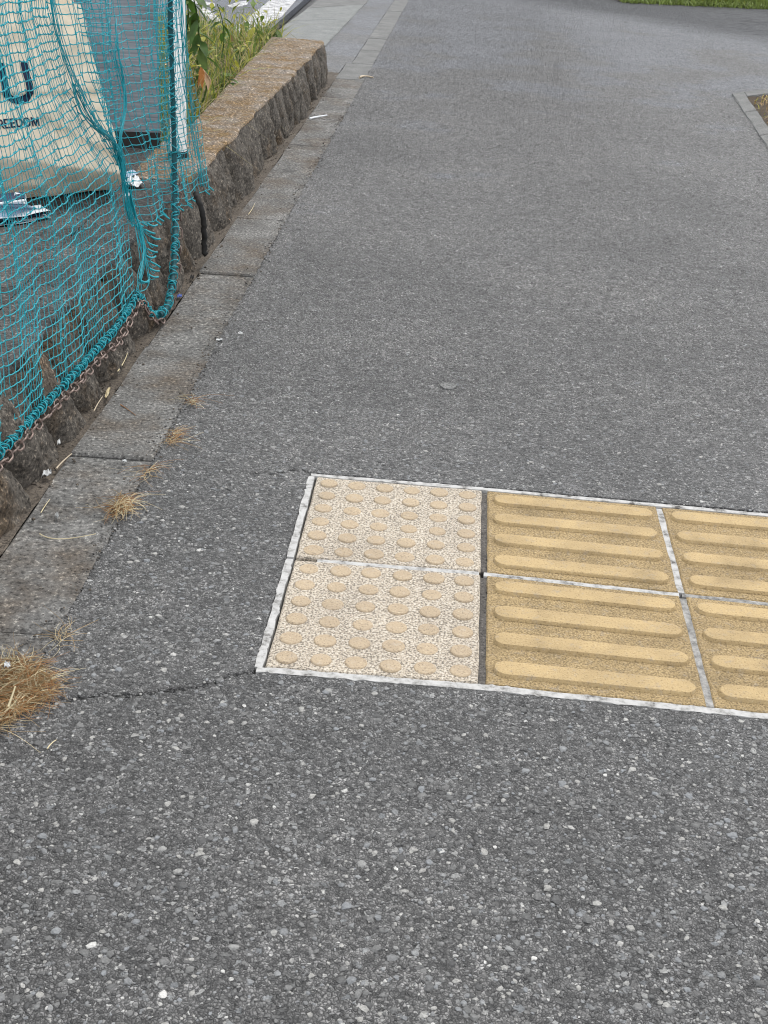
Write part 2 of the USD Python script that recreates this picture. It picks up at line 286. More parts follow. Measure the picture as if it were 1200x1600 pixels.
def asphalt_sheet():
    h = .0028
    ss = [0.]
    while ss[-1] < 7.0:
        s = ss[-1]; ss.append(s + (h if s < 1.0 else h + (s - 1.0) * .006 if s < 2.4 else (s - 2.2) * .1))
    ys = [-3.0]
    while ys[-1] < 17.0:
        y = ys[-1]; ys.append(y + (max(.0028, (0.72 - y) * .12 + .0028) if y < .72 else h if y < 2.15 else min(.03, h * (y / 2.15) ** 1.7)))
    ss, ys = np.array(ss), np.array(ys)
    Y, S = np.meshgrid(ys, ss, indexing='ij')
    X = xg(Y) + S + .009 * np.exp(-S / .008) * (np.random.default_rng(5).random(Y.shape) - .55)
    P = np.c_[X.ravel(), Y.ravel()]
    lip = .003 * np.exp(-S.ravel() / .012)
    z = lip + .006 * meshkit.fbm(np.c_[P * 1.3, np.zeros(len(P))], 2, 3) - .0012
    near = (P[:, 1] > .7) & (P[:, 1] < 2.6) & (S.ravel() < 1.1)
    r = np.random.default_rng(11)
    def stones(spacing, amp, lo):
        n = int(1.3 * 2.0 / spacing ** 2); C = np.c_[r.uniform(-.52, .75, n), r.uniform(.65, 2.65, n)]
        rad = spacing * r.uniform(.35, .8, n); top = amp * r.uniform(lo, 1, n)
        d, k = cKDTree(C).query(P[near], workers=1)
        return np.maximum(0, 1 - (d / rad[k]) ** 2) ** .6 * top[k]
    zn = stones(.0075, .0018, .2); zn = np.maximum(zn, stones(.016, .0024, .1))
    z[near] += (zn - .0012) * np.clip((2.6 - P[near, 1]) / .5, 0, 1) * np.clip((1.1 - S.ravel()[near]) / .15, 0, 1) 
    far = P[:, 1] > 1.9
    z[far] += (r.normal(0, 1, far.sum()) * .0014 + .0022 * meshkit.noise(np.c_[P[far] * [60, 34], np.zeros(far.sum())], 8)) * np.clip((P[far, 1] - 1.9) / .6, 0, 1) * np.clip(P[far, 1] / 4, .5, 1.6)
    po = at(1143, 149)[:2]; pl = at(1192, 240)[:2] - at(1140, 157)[:2]; pl /= np.linalg.norm(pl); pr = at(1205, 141)[:2] - po; pr /= np.linalg.norm(pr)
    Q = np.linalg.solve(np.c_[pl, pr], (P - po).T); z[(Q[0] > .05) & (Q[1] > .05) & (Q[0] < 1.85) & (Q[1] < 1.95)] -= .1
    # cracks and the bed of the tiles
    sel = (P[:, 1] > 1.2) & (P[:, 1] < 2.4) & (P[:, 0] < .9)
    for line, n, amp, w, dep in ((CRACK, 80, .0024, .0024, .011), (CRACK2, 24, .0018, .0026, .007)):
        d = seg_dist(P[sel], jag(line, n, amp, n)); z[sel] -= dep * np.clip(1 - d / w, 0, 1)
    poly = np.array([LAT[0, 0], LAT[0, 1], LAT[0, 2], LAT[0, 4], LAT[2, 4], LAT[2, 2], LAT[2, 1], LAT[2, 0]])[:, :2]
    c = LAT[1, 2, :2]; dv = np.sign(poly - c); poly = poly + dv * np.array([.0075, .0085]) * np.array([[1, 1]])
    z[sel] -= .03 * inside(P[sel], poly)
    return grid(np.stack([X, Y, z.reshape(X.shape)], -1).transpose(1, 0, 2))
def inside(P, poly):
    c = np.zeros(len(P), bool)
    for a, b in zip(poly, np.roll(poly, -1, 0)):
        k = ((a[1] > P[:, 1]) != (b[1] > P[:, 1])) & (P[:, 0] < (b[0] - a[0]) * (P[:, 1] - a[1]) / (b[1] - a[1] + 1e-15) + a[0]); c ^= k
    return c
ground = obj('ground', slab([(-150, -60), (150, -60), (150, 300), (-150, 300)], -.5, -.06), 'asphalt_dark', kind='structure')
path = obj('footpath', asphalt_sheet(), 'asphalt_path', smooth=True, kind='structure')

def flat(poly, z, step=.08, amp=.002, seed=0):
    """a thin laid sheet with a slightly uneven outline"""
    return slab(poly, z - .03, z, 0.0, .006, step, seed)
road = obj('road', slab([(-14, 8.0), (-.95, 8.0), (-.78, 17), (-14, 17)], -.05, -.004), 'asphalt_blue', kind='structure')

mat('aggregate', {'g': ('geometry', {}), 't': ('attribute', {'attribute': 'tone'}), 'c': ('rgb_ramp', {'ramp': [(0., (.05, .05, .05)), (.25, (.085, .085, .084)), (.55, (.13, .129, .126)), (.75, (.16, .167, .174)), (.88, (.22, .215, .202)), (.975, (.27, .265, .25)), (.99, (.34, .335, .32)), (1., (.44, .43, .41))]}),
    'n': ('noise_texture', {'scale': 400., 'detail': 2.0}), 'd': ('map_range', {'from_min': .3, 'from_max': .7, 'to_min': .75, 'to_max': 1.2}), 'm': ('mix_color', {'blend_type': 'multiply', 'fac': 1., 'use_clamp': False})},
    [('t.fac', 'c.fac'), ('g.position', 'n.vector'), ('n.fac', 'd.value'), ('c.color', 'm.a'), ('d.result', 'm.b'), ('m.result', 'p.base_color')], .75, .35)
def aggregate(n, seed):
    r = np.random.default_rng(seed); y = .72 + 2.2 * r.random(n) ** 1.25; sx = r.uniform(.012, 1.15, n); B = np.c_[xg(y) + sx, y, np.zeros(n)]
    poly = np.array([LAT[0, 0], LAT[0, 4], LAT[2, 4], LAT[2, 0]])[:, :2]; c = LAT[1, 2, :2]; poly = poly + np.sign(poly - c) * .014
    B = B[~inside(B[:, :2], poly)]; n = len(B)
    sc = np.exp(r.normal(np.log(.0021), .42, n)).clip(.0010, .0062); B[:, 2] = .006 * meshkit.fbm(np.c_[B[:, :2] * 1.3, np.zeros(n)], 2, 3) - .0012 - .0002 - .10 * sc
    ico = trimesh.creation.icosahedron(); V = ico.vertices[None] * r.uniform(.7, 1.15, (n, 12, 1)); a = r.uniform(0, 6.28, n); el = r.uniform(.65, 1.0, n)
    x, yv = V[..., 0] * el[:, None] * 1.25, V[..., 1] / el[:, None] * .95
    X = x * np.cos(a)[:, None] - yv * np.sin(a)[:, None]; Yv = x * np.sin(a)[:, None] + yv * np.cos(a)[:, None]; Z = np.clip(V[..., 2], -.6, .42) * .75
    P = np.stack([X, Yv, Z], -1) * sc[:, None, None] + B[:, None]; F = ico.faces[None] + (np.arange(n) * 12)[:, None, None]
    return trimesh.Trimesh(P.reshape(-1, 3), F.reshape(-1, 3), process=False)
agg = aggregate(26000, 12); ap = obj('aggregate', agg, 'aggregate', kind='stuff')
UsdGeom.PrimvarsAPI(ap).CreatePrimvar('tone', Sdf.ValueTypeNames.FloatArray, 'vertex').Set(np.repeat(np.random.default_rng(6).random(len(agg.vertices) // 12), 12).astype(np.float32).tolist())
tag(ap, 'small grey stones standing out of the worn asphalt of the path', 'aggregate')
# ---- gutter: one concrete block after another along the edge of the path
gutter = thing('gutter', kind='structure')
def strip_xy(y, a, b): return (xg(y) + a, xg(y) + b)
G0, GP = 1.479, .5805
for k in range(-4, 27):
    y0, y1 = G0 + k * GP + .0016, G0 + (k + 1) * GP - .0016
    w = .148 if k < 10 else .118
    if k >= 10:
        y1 -= .004
    n = 10
    L = [(xg(y) - w, y) for y in np.linspace(y0, y1, n)]; R = [(xg(y) + .001, y) for y in np.linspace(y0, y1, n)]
    dz = rng.uniform(-.002, .003)
    obj('gutter_block', slab(R + L[::-1], -.05, .004 + dz, .004, .0008, None, k + 50), 'gutter_concrete' if k < 9 else 'kerb_concrete', gutter)
P = []
for y in np.linspace(-1, 6.9, 240):
    a, b = xg(y) - .24, xg(y) - .146
    P.append([(a + (b - a) * t, y, .002 + .010 * (1 - t) ** 2 + .004 * rng.random()) for t in np.linspace(0, 1, 8)])
obj('dirt_strip', grid(np.array(P)), 'mortar_dirt', smooth=True, kind='structure')
# beyond the wall: asphalt strip and concrete apron
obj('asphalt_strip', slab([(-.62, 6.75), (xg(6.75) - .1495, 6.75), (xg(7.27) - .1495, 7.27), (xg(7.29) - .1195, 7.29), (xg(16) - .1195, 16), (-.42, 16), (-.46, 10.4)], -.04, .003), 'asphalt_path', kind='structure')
apron = thing('concrete_apron', kind='structure')
A0, A1, B0, B1 = at(512, 70)[:2], at(568, 10)[:2], at(408, 70)[:2], at(478, 16)[:2]
for (t0, t1) in ((-.05, .58), (.59, 1.02)):
    obj('apron_slab', slab([A0 + (A1 - A0) * t0, A0 + (A1 - A0) * t1, B0 + (B1 - B0) * t1, B0 + (B1 - B0) * t0], -.05, .012 if t0 < 0 else .010, .006, .002, .15, 3), 'slab_concrete', apron)
obj('apron_slab', slab([A0 + (A1 - A0) * 1.03, A0 + (A1 - A0) * 1.9, B0 + (B1 - B0) * 1.9, B0 + (B1 - B0) * 1.03], -.05, .008, .006, .002, .15, 4), 'kerb_concrete', apron)
for q, lab in (([(360, 50), (432, -8), (470, -8), (440, 26), (398, 50)], 'broad white road line beside the concrete slabs'), ([(300, -1), (335, 5), (336, 9), (298, 5)], 'thin white road mark behind the weeds'), ([(355, 9), (372, 3), (388, 1), (386, 8), (362, 12)], 'short white blotch of road paint between the weeds and the broad line'), ([(310, 12), (322, 13), (338, 24), (345, 33), (336, 34), (318, 22)], 'curved white paint mark showing through the weed tops')):
    pts = [at(*p)[:2] for p in q]
    m = outline_slab(pts, -.02, .001)
    tag(obj('road_marking', m, 'road_paint'), lab, 'road marking')

# ---- tactile paving
tp = thing('tactile_paving', 'worn yellow tactile tiles with white mortar edges set across the path', 'tactile paving')
def cell(r, c, inset=.0052):
    q = np.array([LAT[r + 1, c], LAT[r + 1, c + 1], LAT[r, c + 1], LAT[r, c]])[:, :2]
    def f(u, v):                                                   # u, v in 0..1 within the cell, inset by the joint
        i = inset / .305; u = i + u * (1 - 2 * i); v = i + v * (1 - 2 * i)
        u, v = np.asarray(u)[..., None], np.asarray(v)[..., None]
        return (q[0] * (1 - u) + q[1] * u) * (1 - v) + (q[3] * (1 - u) + q[2] * u) * v
    return f
def dome(center, r, h, n=18, seed=0):
    prof = [(1.0, 0), (.95, .75), (.86, .97), (.5, 1.0)]
    a = np.arange(n) * 2 * np.pi / n
    V = np.vstack([np.c_[center[0] + r * k * np.cos(a), center[1] + r * k * np.sin(a), np.full(n, -.002 + (h + .002) * z)] for k, z in prof] + [[[*center, h]]])
    F = []; i = np.arange(n); j = (i + 1) % n
    for k in range(len(prof) - 1): F += [np.c_[k * n + i, k * n + j, k * n + n + j], np.c_[k * n + i, k * n + n + j, k * n + n + i]]
    b = (len(prof) - 1) * n; F.append(np.c_[b + i, b + j, np.full(n, len(V) - 1)])
    return trimesh.Trimesh(V, np.vstack(F), process=False)
def ridge(f, u0, u1, v, hw, h, n=10):
    """a long bar with round ends, its sides sloping"""
    V, rings = [], [(1.0, -.002), (.93, .6 * h), (.84, h * .94), (.5, h)]
    for k, z in rings:
        w = hw * k; a = np.linspace(-np.pi / 2, np.pi / 2, n)
        w = w * (1 + .025 * rng.normal(0, 1, 2 * n)); wa, wb = w[:n], w[n:]
        uu = np.r_[u1 - hw + wa * np.cos(a), u0 + hw - wb * np.cos(a)]; vv = np.r_[v + wa * np.sin(a), v - wb * np.sin(a)]
        xy = f(uu, vv); V.append(np.c_[xy, np.full(len(xy), z)])
    n2 = 2 * n; c = f(np.array([(u0 + u1) / 2]), np.array([v]))[0]
    V = np.vstack(V + [[[*c, h]]]); F = []; i = np.arange(n2); j = (i + 1) % n2
    for k in range(3): F += [np.c_[k * n2 + i, k * n2 + j, k * n2 + n2 + j], np.c_[k * n2 + i, k * n2 + n2 + j, k * n2 + n2 + i]]
    F.append(np.c_[3 * n2 + i, 3 * n2 + j, np.full(n2, len(V) - 1)])
    return trimesh.Trimesh(V, np.vstack(F), process=False)
for r in range(2):
    for c in range(4):
        f = cell(r, c); dots = c == 0
        e = np.linspace(0, 1, 12)
        edge = np.vstack([f(e[:-1], np.zeros(11)), f(np.ones(11), e[:-1]), f(e[::-1][:-1], np.ones(11)), f(np.zeros(11), e[::-1][:-1])])
        t = obj('tactile_tile', slab(edge, -.03, .0005, .002, .0005, None, r * 9 + c), 'dot_tile' if dots else 'bar_tile', tp,
                label=('pale speckled tile with worn round studs' if dots else 'ochre tile with four long raised bars') if c < 3 else None)
        if dots:
            for i in range(6):
                for j in range(6):
                    u, v = .085 + .83 * i / 5 , .085 + .83 * j / 5
                    obj('stud', dome(f(np.array([u]), np.array([v]))[0] + rng.normal(0, .0006, 2), .0160 + rng.normal(0, .0006), .0026 + rng.uniform(-.0008, .0010)), 'dot_stud', t, smooth=30)
        else:
            for j in range(4):
                obj('bar', ridge(f, .03, .97, .125 + .25 * j, .062, .0062), 'bar_ridge', t, smooth=28)
def joint(p, q, w, z, m, a=0.0, b=1.0, seed=0, jit=.0012):
    p, q = np.array(p[:2]), np.array(q[:2]); d = q - p; L = np.linalg.norm(d); d /= L; nrm = np.array([-d[1], d[0]])
    s = np.linspace(a * L, b * L, max(4, int((b - a) * L / .005)))
    rr = np.random.default_rng(seed)
    ja, jb = (.0042 * noise1(s * 60, seed + q_) + .0012 * rr.normal(0, 1, len(s)) * (rr.random(len(s)) < .2) for q_ in (0, 50)); A = p + d * s[:, None] - nrm * (w / 2 + ja)[:, None]; B = p + d * s[:, None] + nrm * (w / 2 + jb)[:, None]
    return trimesh.util.concatenate([ribbon_slab(A, B, -.03, z)])
def ribbon_slab(A, B, z0, z1):
    n = len(A); P = np.stack([np.c_[A, np.full(n, z0)], np.c_[A, np.full(n, z1)], np.c_[B, np.full(n, z1)], np.c_[B, np.full(n, z0)]], 1)
    g = grid(P); V = g.vertices; F = [g.faces, [[0, 1, 2], [0, 2, 3]], [[4 * n - 4, 4 * n - 2, 4 * n - 3], [4 * n - 4, 4 * n - 1, 4 * n - 2]]]
    m = trimesh.Trimesh(V, np.vstack(F), process=False)
    if m.volume < 0: m.invert()
    return m
k = 0
for c in range(4):
    for (row, w) in ((0, .0062), (2, .0085)):
        k += 1; off = np.array([0, .0015 if row == 0 else -.003])
        off = off * 1.0; obj('mortar_edge', joint(LAT[row, c, :2] + off, LAT[row, c + 1, :2] + off, w, .0008, 'white_mortar', -.006 if c else -.02, .994, k), 'white_mortar', tp)
    obj('mortar_joint', joint(LAT[1, c], LAT[1, c + 1], .0072, -.001, 'white_mortar', .13 if c == 0 else .0, .975 if c == 0 else .985, 30 + k), 'white_mortar' if c < 2 else 'worn_grout', tp)
for r in range(2):
    k += 1
    obj('mortar_edge', joint(LAT[r, 0, :2] - [.004, 0], LAT[r + 1, 0, :2] - [.004, 0], .0072, .0005, '', .012, .99, k), 'white_mortar', tp)
    obj('grout_joint', joint(LAT[r, 1], LAT[r + 1, 1], .0085, -.003, '', .03, .97, 60 + r), 'dark_grout', tp)
    obj('grout_joint', joint(LAT[r, 2], LAT[r + 1, 2], .0085, -.002, '', .03, .97, 70 + r), 'white_mortar' if r == 0 else 'worn_grout', tp)
    obj('grout_joint', joint(LAT[r, 3], LAT[r + 1, 3], .0085, -.002, '', .03, .97, 80 + r), 'worn_grout', tp)

# ---- rough stone retaining wall along the gutter
WH = .19
def xb(y): return -.596 + .0368 * (np.asarray(y) - 2.122)
def xf(y): return -.590 + .044 * (np.asarray(y) - 3.58)
def xback(y): return np.where(np.asarray(y) < 3.93, -.745, -.706)
YEND = 6.62
bounds = [0.3]
while bounds[-1] < YEND - .16:
    bounds.append(bounds[-1] + rng.choice([.13, .17, .22, .27, .31]))
bounds[-1] = YEND; bounds = np.array(bounds); slants = rng.uniform(.08, .38, len(bounds)); slants[-1] = 0; slants[0] = 0
bul = rng.uniform(.6, 1.25, len(bounds))
def bound_at(k, z):
    zz = np.clip(z / WH, 0, 1); return bounds[k] + slants[k] * (.5 - zz) * .34 + .012 * np.sin(zz * 5 + k)
def face_x(y, z, k):
    zz = np.clip(z / WH, 0, 1)
    a, b = bound_at(k, z), bound_at(k + 1, z)
    u = np.clip((y - a) / (b - a), 0, 1)
    prof = np.clip(1 - np.abs(2 * u - 1) ** 3.2, 0, 1) ** .7
    body = .033 * bul[k] * prof * (1 - .55 * zz ** 2) - .029 * (1 - zz)
    q = np.c_[y.ravel(), z.ravel() * 1.0, np.full(y.size, k * 1.7)]
    ridg = 1 - np.abs(meshkit.noise(q * [13, 10, 1], 41)) * 2
    rough = (.022 * meshkit.fbm(q * [8, 9, 1], 4, 21) + .010 * ridg + .018 * meshkit.fbm(q * [34, 30, 1], 4, 5) + .009 * meshkit.noise(q * [120, 120, 1], 6)).reshape(y.shape)
    return xb(y) * (1 - zz) + xf(y) * zz - .010 + body + rough * (.4 + .6 * prof) * (1 - .55 * zz ** 3)
wall = thing('stone_wall', 'low wall of rough split grey stones with brown stained flat top beside the gutter', 'wall')
edge_y, edge_x = [], []
for k in range(len(bounds) - 1):
    nz = 46; ny = max(18, int((bounds[k + 1] - bounds[k]) / (.004 if bounds[k] < 4.2 else .009)))
    Z = np.linspace(-.03, WH - .002, nz)[:, None] * np.ones((1, ny)); U = np.linspace(0, 1, ny)[None, :]
    a, b = bound_at(k, Z[:, :1]), bound_at(k + 1, Z[:, :1]); Yk = a + .004 + (b - a - .008) * U
    Xk = face_x(Yk, Z, k)
    front = np.stack([Xk, Yk, Z], -1)
    inner = front.copy(); inner[..., 0] = xb(Yk) - .07
    # closed: front sheet, sides returning to the core
    left = np.stack([inner[:, 0], front[:, 0]], 1); right = np.stack([front[:, -1], inner[:, -1]], 1); top = np.stack([front[-1], inner[-1]], 0)
    m = cat([grid(front.transpose(1, 0, 2)), grid(left.transpose(1, 0, 2)), grid(right.transpose(1, 0, 2)), grid(top.transpose(1, 0, 2))])
    obj('wall_stone', m, 'wall_stone', wall, smooth=50)
    edge_y += list(Yk[-1]); edge_x += list(Xk[-1])
o = np.argsort(edge_y); edge_y, edge_x = np.array(edge_y)[o], np.array(edge_x)[o]
Yc = np.arange(.3, YEND, .012); F_ = np.interp(Yc, edge_y, edge_x)
F_ = np.maximum(F_, np.convolve(np.pad(F_, 6, 'edge'), np.ones(13) / 13, 'valid')) + .003
def cap_mesh(y0, y1, back):
    s = (Yc >= y0) & (Yc <= y1); yy, ff = Yc[s], F_[s]; T = np.linspace(0, 1, 26)
    X = back(yy)[:, None] + (ff - back(yy))[:, None] * T; Y = yy[:, None] * np.ones_like(T)
    Z = WH + .004 * meshkit.fbm(np.c_[X.ravel() * 20, Y.ravel() * 20, np.zeros(X.size)], 3, 9).reshape(X.shape) - .006 * (T > .97) + rng.normal(0, .0012, X.shape)
    G = np.stack([X, Y, Z], -1)
    low = G[:, -1:].copy(); low[..., 2] = WH - .022; low[..., 0] -= .006
    lb = G[:, :1].copy(); lb[..., 2] = 0
    G = np.concatenate([lb, G, low], 1)
    end = np.stack([G[-1], G[-1] * [1, 1, 0] + [0, 0, .02]], 0)
    st = np.stack([G[0] * [1, 1, 0] + [0, 0, .02], G[0]], 0)
    return cat([grid(G), grid(end), grid(st)])
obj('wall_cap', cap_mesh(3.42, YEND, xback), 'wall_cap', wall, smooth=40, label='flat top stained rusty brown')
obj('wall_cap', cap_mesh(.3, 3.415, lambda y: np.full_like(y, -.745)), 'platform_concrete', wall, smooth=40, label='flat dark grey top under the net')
core = []
for y in np.linspace(.3, YEND - .02, 40):
    core.append([(xback(y) + .01, y, 0.0), (xback(y) + .01, y, WH - .03), (xb(y) - .035, y, WH - .03), (xb(y) - .035, y, -.03)])
core = np.array(core); obj('wall_core', cat([grid(core), grid(np.stack([core[-1][:2], core[-1][[3, 2]]], 0))]), 'wall_stone', wall)
dj = curve([at(305, 303, .19) + [.02, 0, .004], np.array([xf(3.2) + .035, 3.17, .17]), np.array([xf(3.15) + .048, 3.2, .11]), np.array([xb(3.2) + .045, 3.22, .05]), at(320, 400, .0) + [.012, 0, .005]], 24)
dj = np.array([aty(px, py, Y) for px, py, Y in ((306, 303, 3.30), (313, 322, 3.26), (318, 345, 3.26), (319, 372, 3.27), (321, 399, 3.27))]); dj = curve(dj, 24)
tag(obj('root_piece', tube(dj + rng.normal(0, .0012, dj.shape), .0075, 7), 'black_and_shade', smooth=True), 'thin black root leaning against the wall stones below the net', 'root')
# raised concrete platform behind the wall, soil bed beyond it
Xp = np.linspace(-2.4, -.7465, 120); Yp = np.linspace(.3, 3.9, 220); YY, XX = np.meshgrid(Yp, Xp, indexing='ij')
ZZ = WH - .004 + .006 * meshkit.fbm(np.c_[XX.ravel() * 12, YY.ravel() * 12, np.zeros(XX.size)], 4, 31).reshape(XX.shape) + rng.normal(0, .0012, XX.shape)
obj('platform', grid(np.stack([XX, YY, ZZ], -1).transpose(1, 0, 2)), 'platform_concrete', smooth=True, kind='structure')
Xp = np.linspace(-2.6, -.70, 70); Yp = np.linspace(3.9, 7.7, 150); YY, XX = np.meshgrid(Yp, Xp, indexing='ij')
ZZ = .13 - .13 * np.clip((YY - 6.6) / 1.1, 0, 1) + .03 * meshkit.fbm(np.c_[XX.ravel() * 6, YY.ravel() * 6, np.zeros(XX.size)], 4, 33).reshape(XX.shape)
obj('soil_bed', grid(np.stack([XX, YY, ZZ], -1).transpose(1, 0, 2)), 'soil', smooth=True, kind='structure')

# ------------------------------------------------------------------ things on the platform
def prism_between(P, Q, t=None):
    """closed prism joining two equal outlines"""
    n = len(P); V = np.vstack([P, Q]); k = np.arange(n); j = (k + 1) % n
    F = [np.c_[k, j, n + j], np.c_[k, n + j, n + k], [[0, i + 1, i] for i in range(1, n - 1)], [[n, n + i, n + i + 1] for i in range(1, n - 1)]]
    m = trimesh.Trimesh(V, np.vstack(F), process=False)
    if m.volume < 0: m.invert()
    return m
# grey board at the back, a dark strip added under it as painted shade
b0, b1 = np.array([-1.75, 3.66]), np.array([-.735, 3.83]); bd = (b1 - b0) / np.linalg.norm(b1 - b0); bn = np.array([bd[1], -bd[0]])
board = thing('board', 'tall weathered grey board standing behind the paper bag', 'board')
def upright(a, b, th, z0, z1):
    P = [(*a, z0), (*b, z0), (*(b - bn * th), z0), (*(a - bn * th), z0)]
    return prism_between(np.array(P), np.array(P) + [0, 0, z1 - z0])
obj('panel', upright(b0, b1, .018, .235, 1.25), 'board_grey', board)
obj('shade_strip', upright(b0 + bn * .006, b1 + bn * .006, .03, .188, .234), 'black_and_shade', board)
# white post
pb = at(279, 246, WH); post = thing('post', 'white painted post, speckled and worn, behind the edge of the net', 'post')
zz = np.linspace(WH - .01, 1.3, 60); a = np.linspace(0, 2 * np.pi, 25)[:-1]
pm = tube(np.c_[pb[0] + 0 * zz, pb[1] + 0 * zz, zz], .0235, 20)
obj('pole', pm, 'post_paint', post, smooth=50)
obj('base_collar', tube(np.c_[np.full(3, pb[0]), np.full(3, pb[1]), [WH - .01, WH + .008, WH + .02]], [.03, .03, .024], 18), 'black_and_shade', post, smooth=40)

# ---- paper bag leaning back, its lower part bulging and folding under
bag = thing('paper_bag', 'large beige paper bag with dark blue letters leaning behind the teal net', 'bag')
BW, BH, BD = .40, .462, .16
BR, BL = at(180, 309, WH), at(-60, 331, WH); bu = (BR - BL); bu[2] = 0; bu /= np.linalg.norm(bu)
bnn = np.array([bu[1], -bu[0], 0]); bnn = bnn if bnn[1] < 0 else -bnn       # towards the viewer
BO = BR - bu * BW; BO[2] = WH + .004
def crumple(u, v, k): return meshkit.fbm(np.c_[np.ravel(u) * 5 + k, np.ravel(v) * 6, np.full(np.size(u), k * 2.3)], 3, 61).reshape(np.shape(u))
def sharp(x, w): return np.maximum(0, 1 - np.abs(x) / w)
def bag_front(u, v):
    """u 0..1 to the right, v metres up the paper"""
    u, v = np.asarray(u, float), np.asarray(v, float)
    fold = .150 - .085 * u                                               # the bulging fold, lower on the right
    out = np.where(v < fold, -.075 + .105 * (v / fold) ** .9, .030 - .16 * (v - fold))
    out = out - .010 * sharp(v - .265 + .01 * u, .012) * (u > .3) - .008 * sharp(u - .62 - .9 * (v - .13), .03) * (v < .26) * (v > fold) - .012 * sharp(v - .155 + .25 * (u - .75), .02) * (u > .55)
    out = out + .028 * crumple(u, v * 2, 1) + .011 * (1 - 2 * np.abs(crumple(u * 2, v * 4, 3)))
    w = BW * (1 - .17 * np.clip((v - .1) / .4, 0, 1)); side = u * BW - (u - .0) * (BW - w) + .045 * u * np.clip(.12 - v, 0, 1) * 4 - .0 * v
    up = v * .975
    return BO + bu * side[..., None] + bnn * out[..., None] + np.array([0, 0, 1]) * up[..., None]
U, Vv = np.meshgrid(np.linspace(0, 1, 70), np.linspace(0, BH, 90), indexing='ij')
Fp = bag_front(U, Vv)
obj('front', grid(Fp), 'bag_paper', bag, smooth=40)
def gusset(edge, sgn):
    n = len(edge); T = np.linspace(0, 1, 14); S = []
    for i in range(n):
        v = i / (n - 1)
        back = edge[i] - bnn * (BD * (1 - .35 * v)) + bu * sgn * (.035 * v - .01)
        mid = np.sin(T * np.pi)[:, None] * (-.030 * v + .012) * bu * sgn
        S.append(edge[i] * (1 - T[:, None]) + back * T[:, None] + mid + rng.normal(0, .0006, (14, 3)))
    return np.array(S)
GR, GL = gusset(Fp[-1], 1), gusset(Fp[0], -1)
obj('gusset', grid(GR), 'bag_paper', bag, smooth=40); obj('gusset', grid(GL), 'bag_paper', bag, smooth=40)
BK = np.stack([GL[:, -1] * (1 - t) + GR[:, -1] * t for t in np.linspace(0, 1, 20)], 0)
obj('back', grid(BK), 'bag_paper', bag, smooth=40)
BT = np.stack([Fp[:, 0] * (1 - t) + np.array([GL[0, -1] * (1 - q) + GR[0, -1] * q for q in np.linspace(0, 1, 70)]) * t for t in np.linspace(0, 1, 6)], 1)
obj('bottom', grid(BT), 'bag_paper', bag)
def printed(text, px, py, height, bold, name='printed_letters', tilt=0.0, squash=1.0):
    """lettering on the front of the bag, its lower left at the photograph's pixel, found on the paper by search"""
    tgt = np.array([px, py]); uu, vv = np.meshgrid(np.linspace(-.3, 1, 131), np.linspace(0, BH, 120), indexing='ij'); Q = bag_front(uu, vv) - EYE
    pr = np.stack([600 + FPX * (Q @ CR) / (Q @ CF), 800 - FPX * (Q @ CU) / (Q @ CF)], -1); k = np.unravel_index(np.argmin(((pr - tgt) ** 2).sum(-1)), uu.shape)
    m = meshkit.text_mesh(text, height, .0008, bold); m = m.subdivide_to_size(.008) if hasattr(m, 'subdivide_to_size') else m
    v = np.array(m.vertices); c, s_ = math.cos(tilt), math.sin(tilt); x, y = v[:, 0] * squash, v[:, 1]
    P = bag_front(uu[k] + (x * c - y * s_) / BW, vv[k] + x * s_ + y * c) + bnn * (.0012 + v[:, 2:3] * 1.0)
    obj(name, trimesh.Trimesh(P, m.faces, process=False), 'bag_print', bag)
printed('U', 0, 160, .086, True, squash=1.08)
printed('FREEDOM', -14, 201, .0195, True, squash=.98)

# ---- crumpled carton and scraps lying on the platform
def sheet_from_px(pts, z, th=.0015, jit=.0015, n=10, fold=0.0, seed=0):
    """a small crumpled sheet of paper: quad of pixels on the plane z"""
    q = [at(*p[:2], p[2] if len(p) > 2 else z) for p in pts]; u, v = np.meshgrid(np.linspace(0, 1, n), np.linspace(0, 1, n), indexing='ij')
    u, v = u[..., None], v[..., None]; P = (q[0] * (1 - u) + q[1] * u) * (1 - v) + (q[3] * (1 - u) + q[2] * u) * v
    r = np.random.default_rng(seed); P[..., 2] += (fold * np.abs(np.sin(u * 5 + v * 3))[..., 0] + np.abs(r.normal(0, jit, P.shape[:2])))
    g = grid(P); g2 = grid(P + [0, 0, -th]); g2.invert(); return cat([g, g2])
carton = thing('carton', 'crushed white carton with navy panels lying in front of the paper bag', 'carton')
obj('flap', sheet_from_px([(-40, 352), (80, 331), (62, 322), (-40, 338)], WH + .016, .016, .001, 10, .003, 1), 'white_paper', carton, label='long white flap')
obj('flap', sheet_from_px([(-40, 322), (40, 312), (38, 301), (-40, 306)], WH + .05, .002, .001, 8, .002, 2), 'navy_print', carton, label='navy printed flap')
c0 = [at(-40, 318, WH + .05), at(20, 313, WH + .05), at(38, 318, WH + .045), at(60, 326, WH + .017), at(20, 338, WH + .017), at(-40, 346, WH + .017)]
obj('side', prism_between(np.array(c0), np.array(c0) + [0, .004, -.004]), 'blue_grey_print', carton)
obj('side', prism_between(np.array([at(22, 300, WH + .055), at(39, 303, WH + .05), at(42, 320, WH + .035), at(24, 317, WH + .045)]), np.array([at(22, 300, WH + .055), at(39, 303, WH + .05), at(42, 320, WH + .035), at(24, 317, WH + .045)]) + [0, .006, -.002]), 'white_paper', carton)
obj('rim', tube([at(-40, 323, WH + .052), at(0, 318, WH + .052), at(40, 313, WH + .052)], .003, 6), 'white_paper', carton)
obj('base', sheet_from_px([(-40, 352), (78, 334), (60, 324), (-40, 336)], WH + .012, .01, .0005, 6, 0, 3), 'navy_print', carton, label='dark underside')
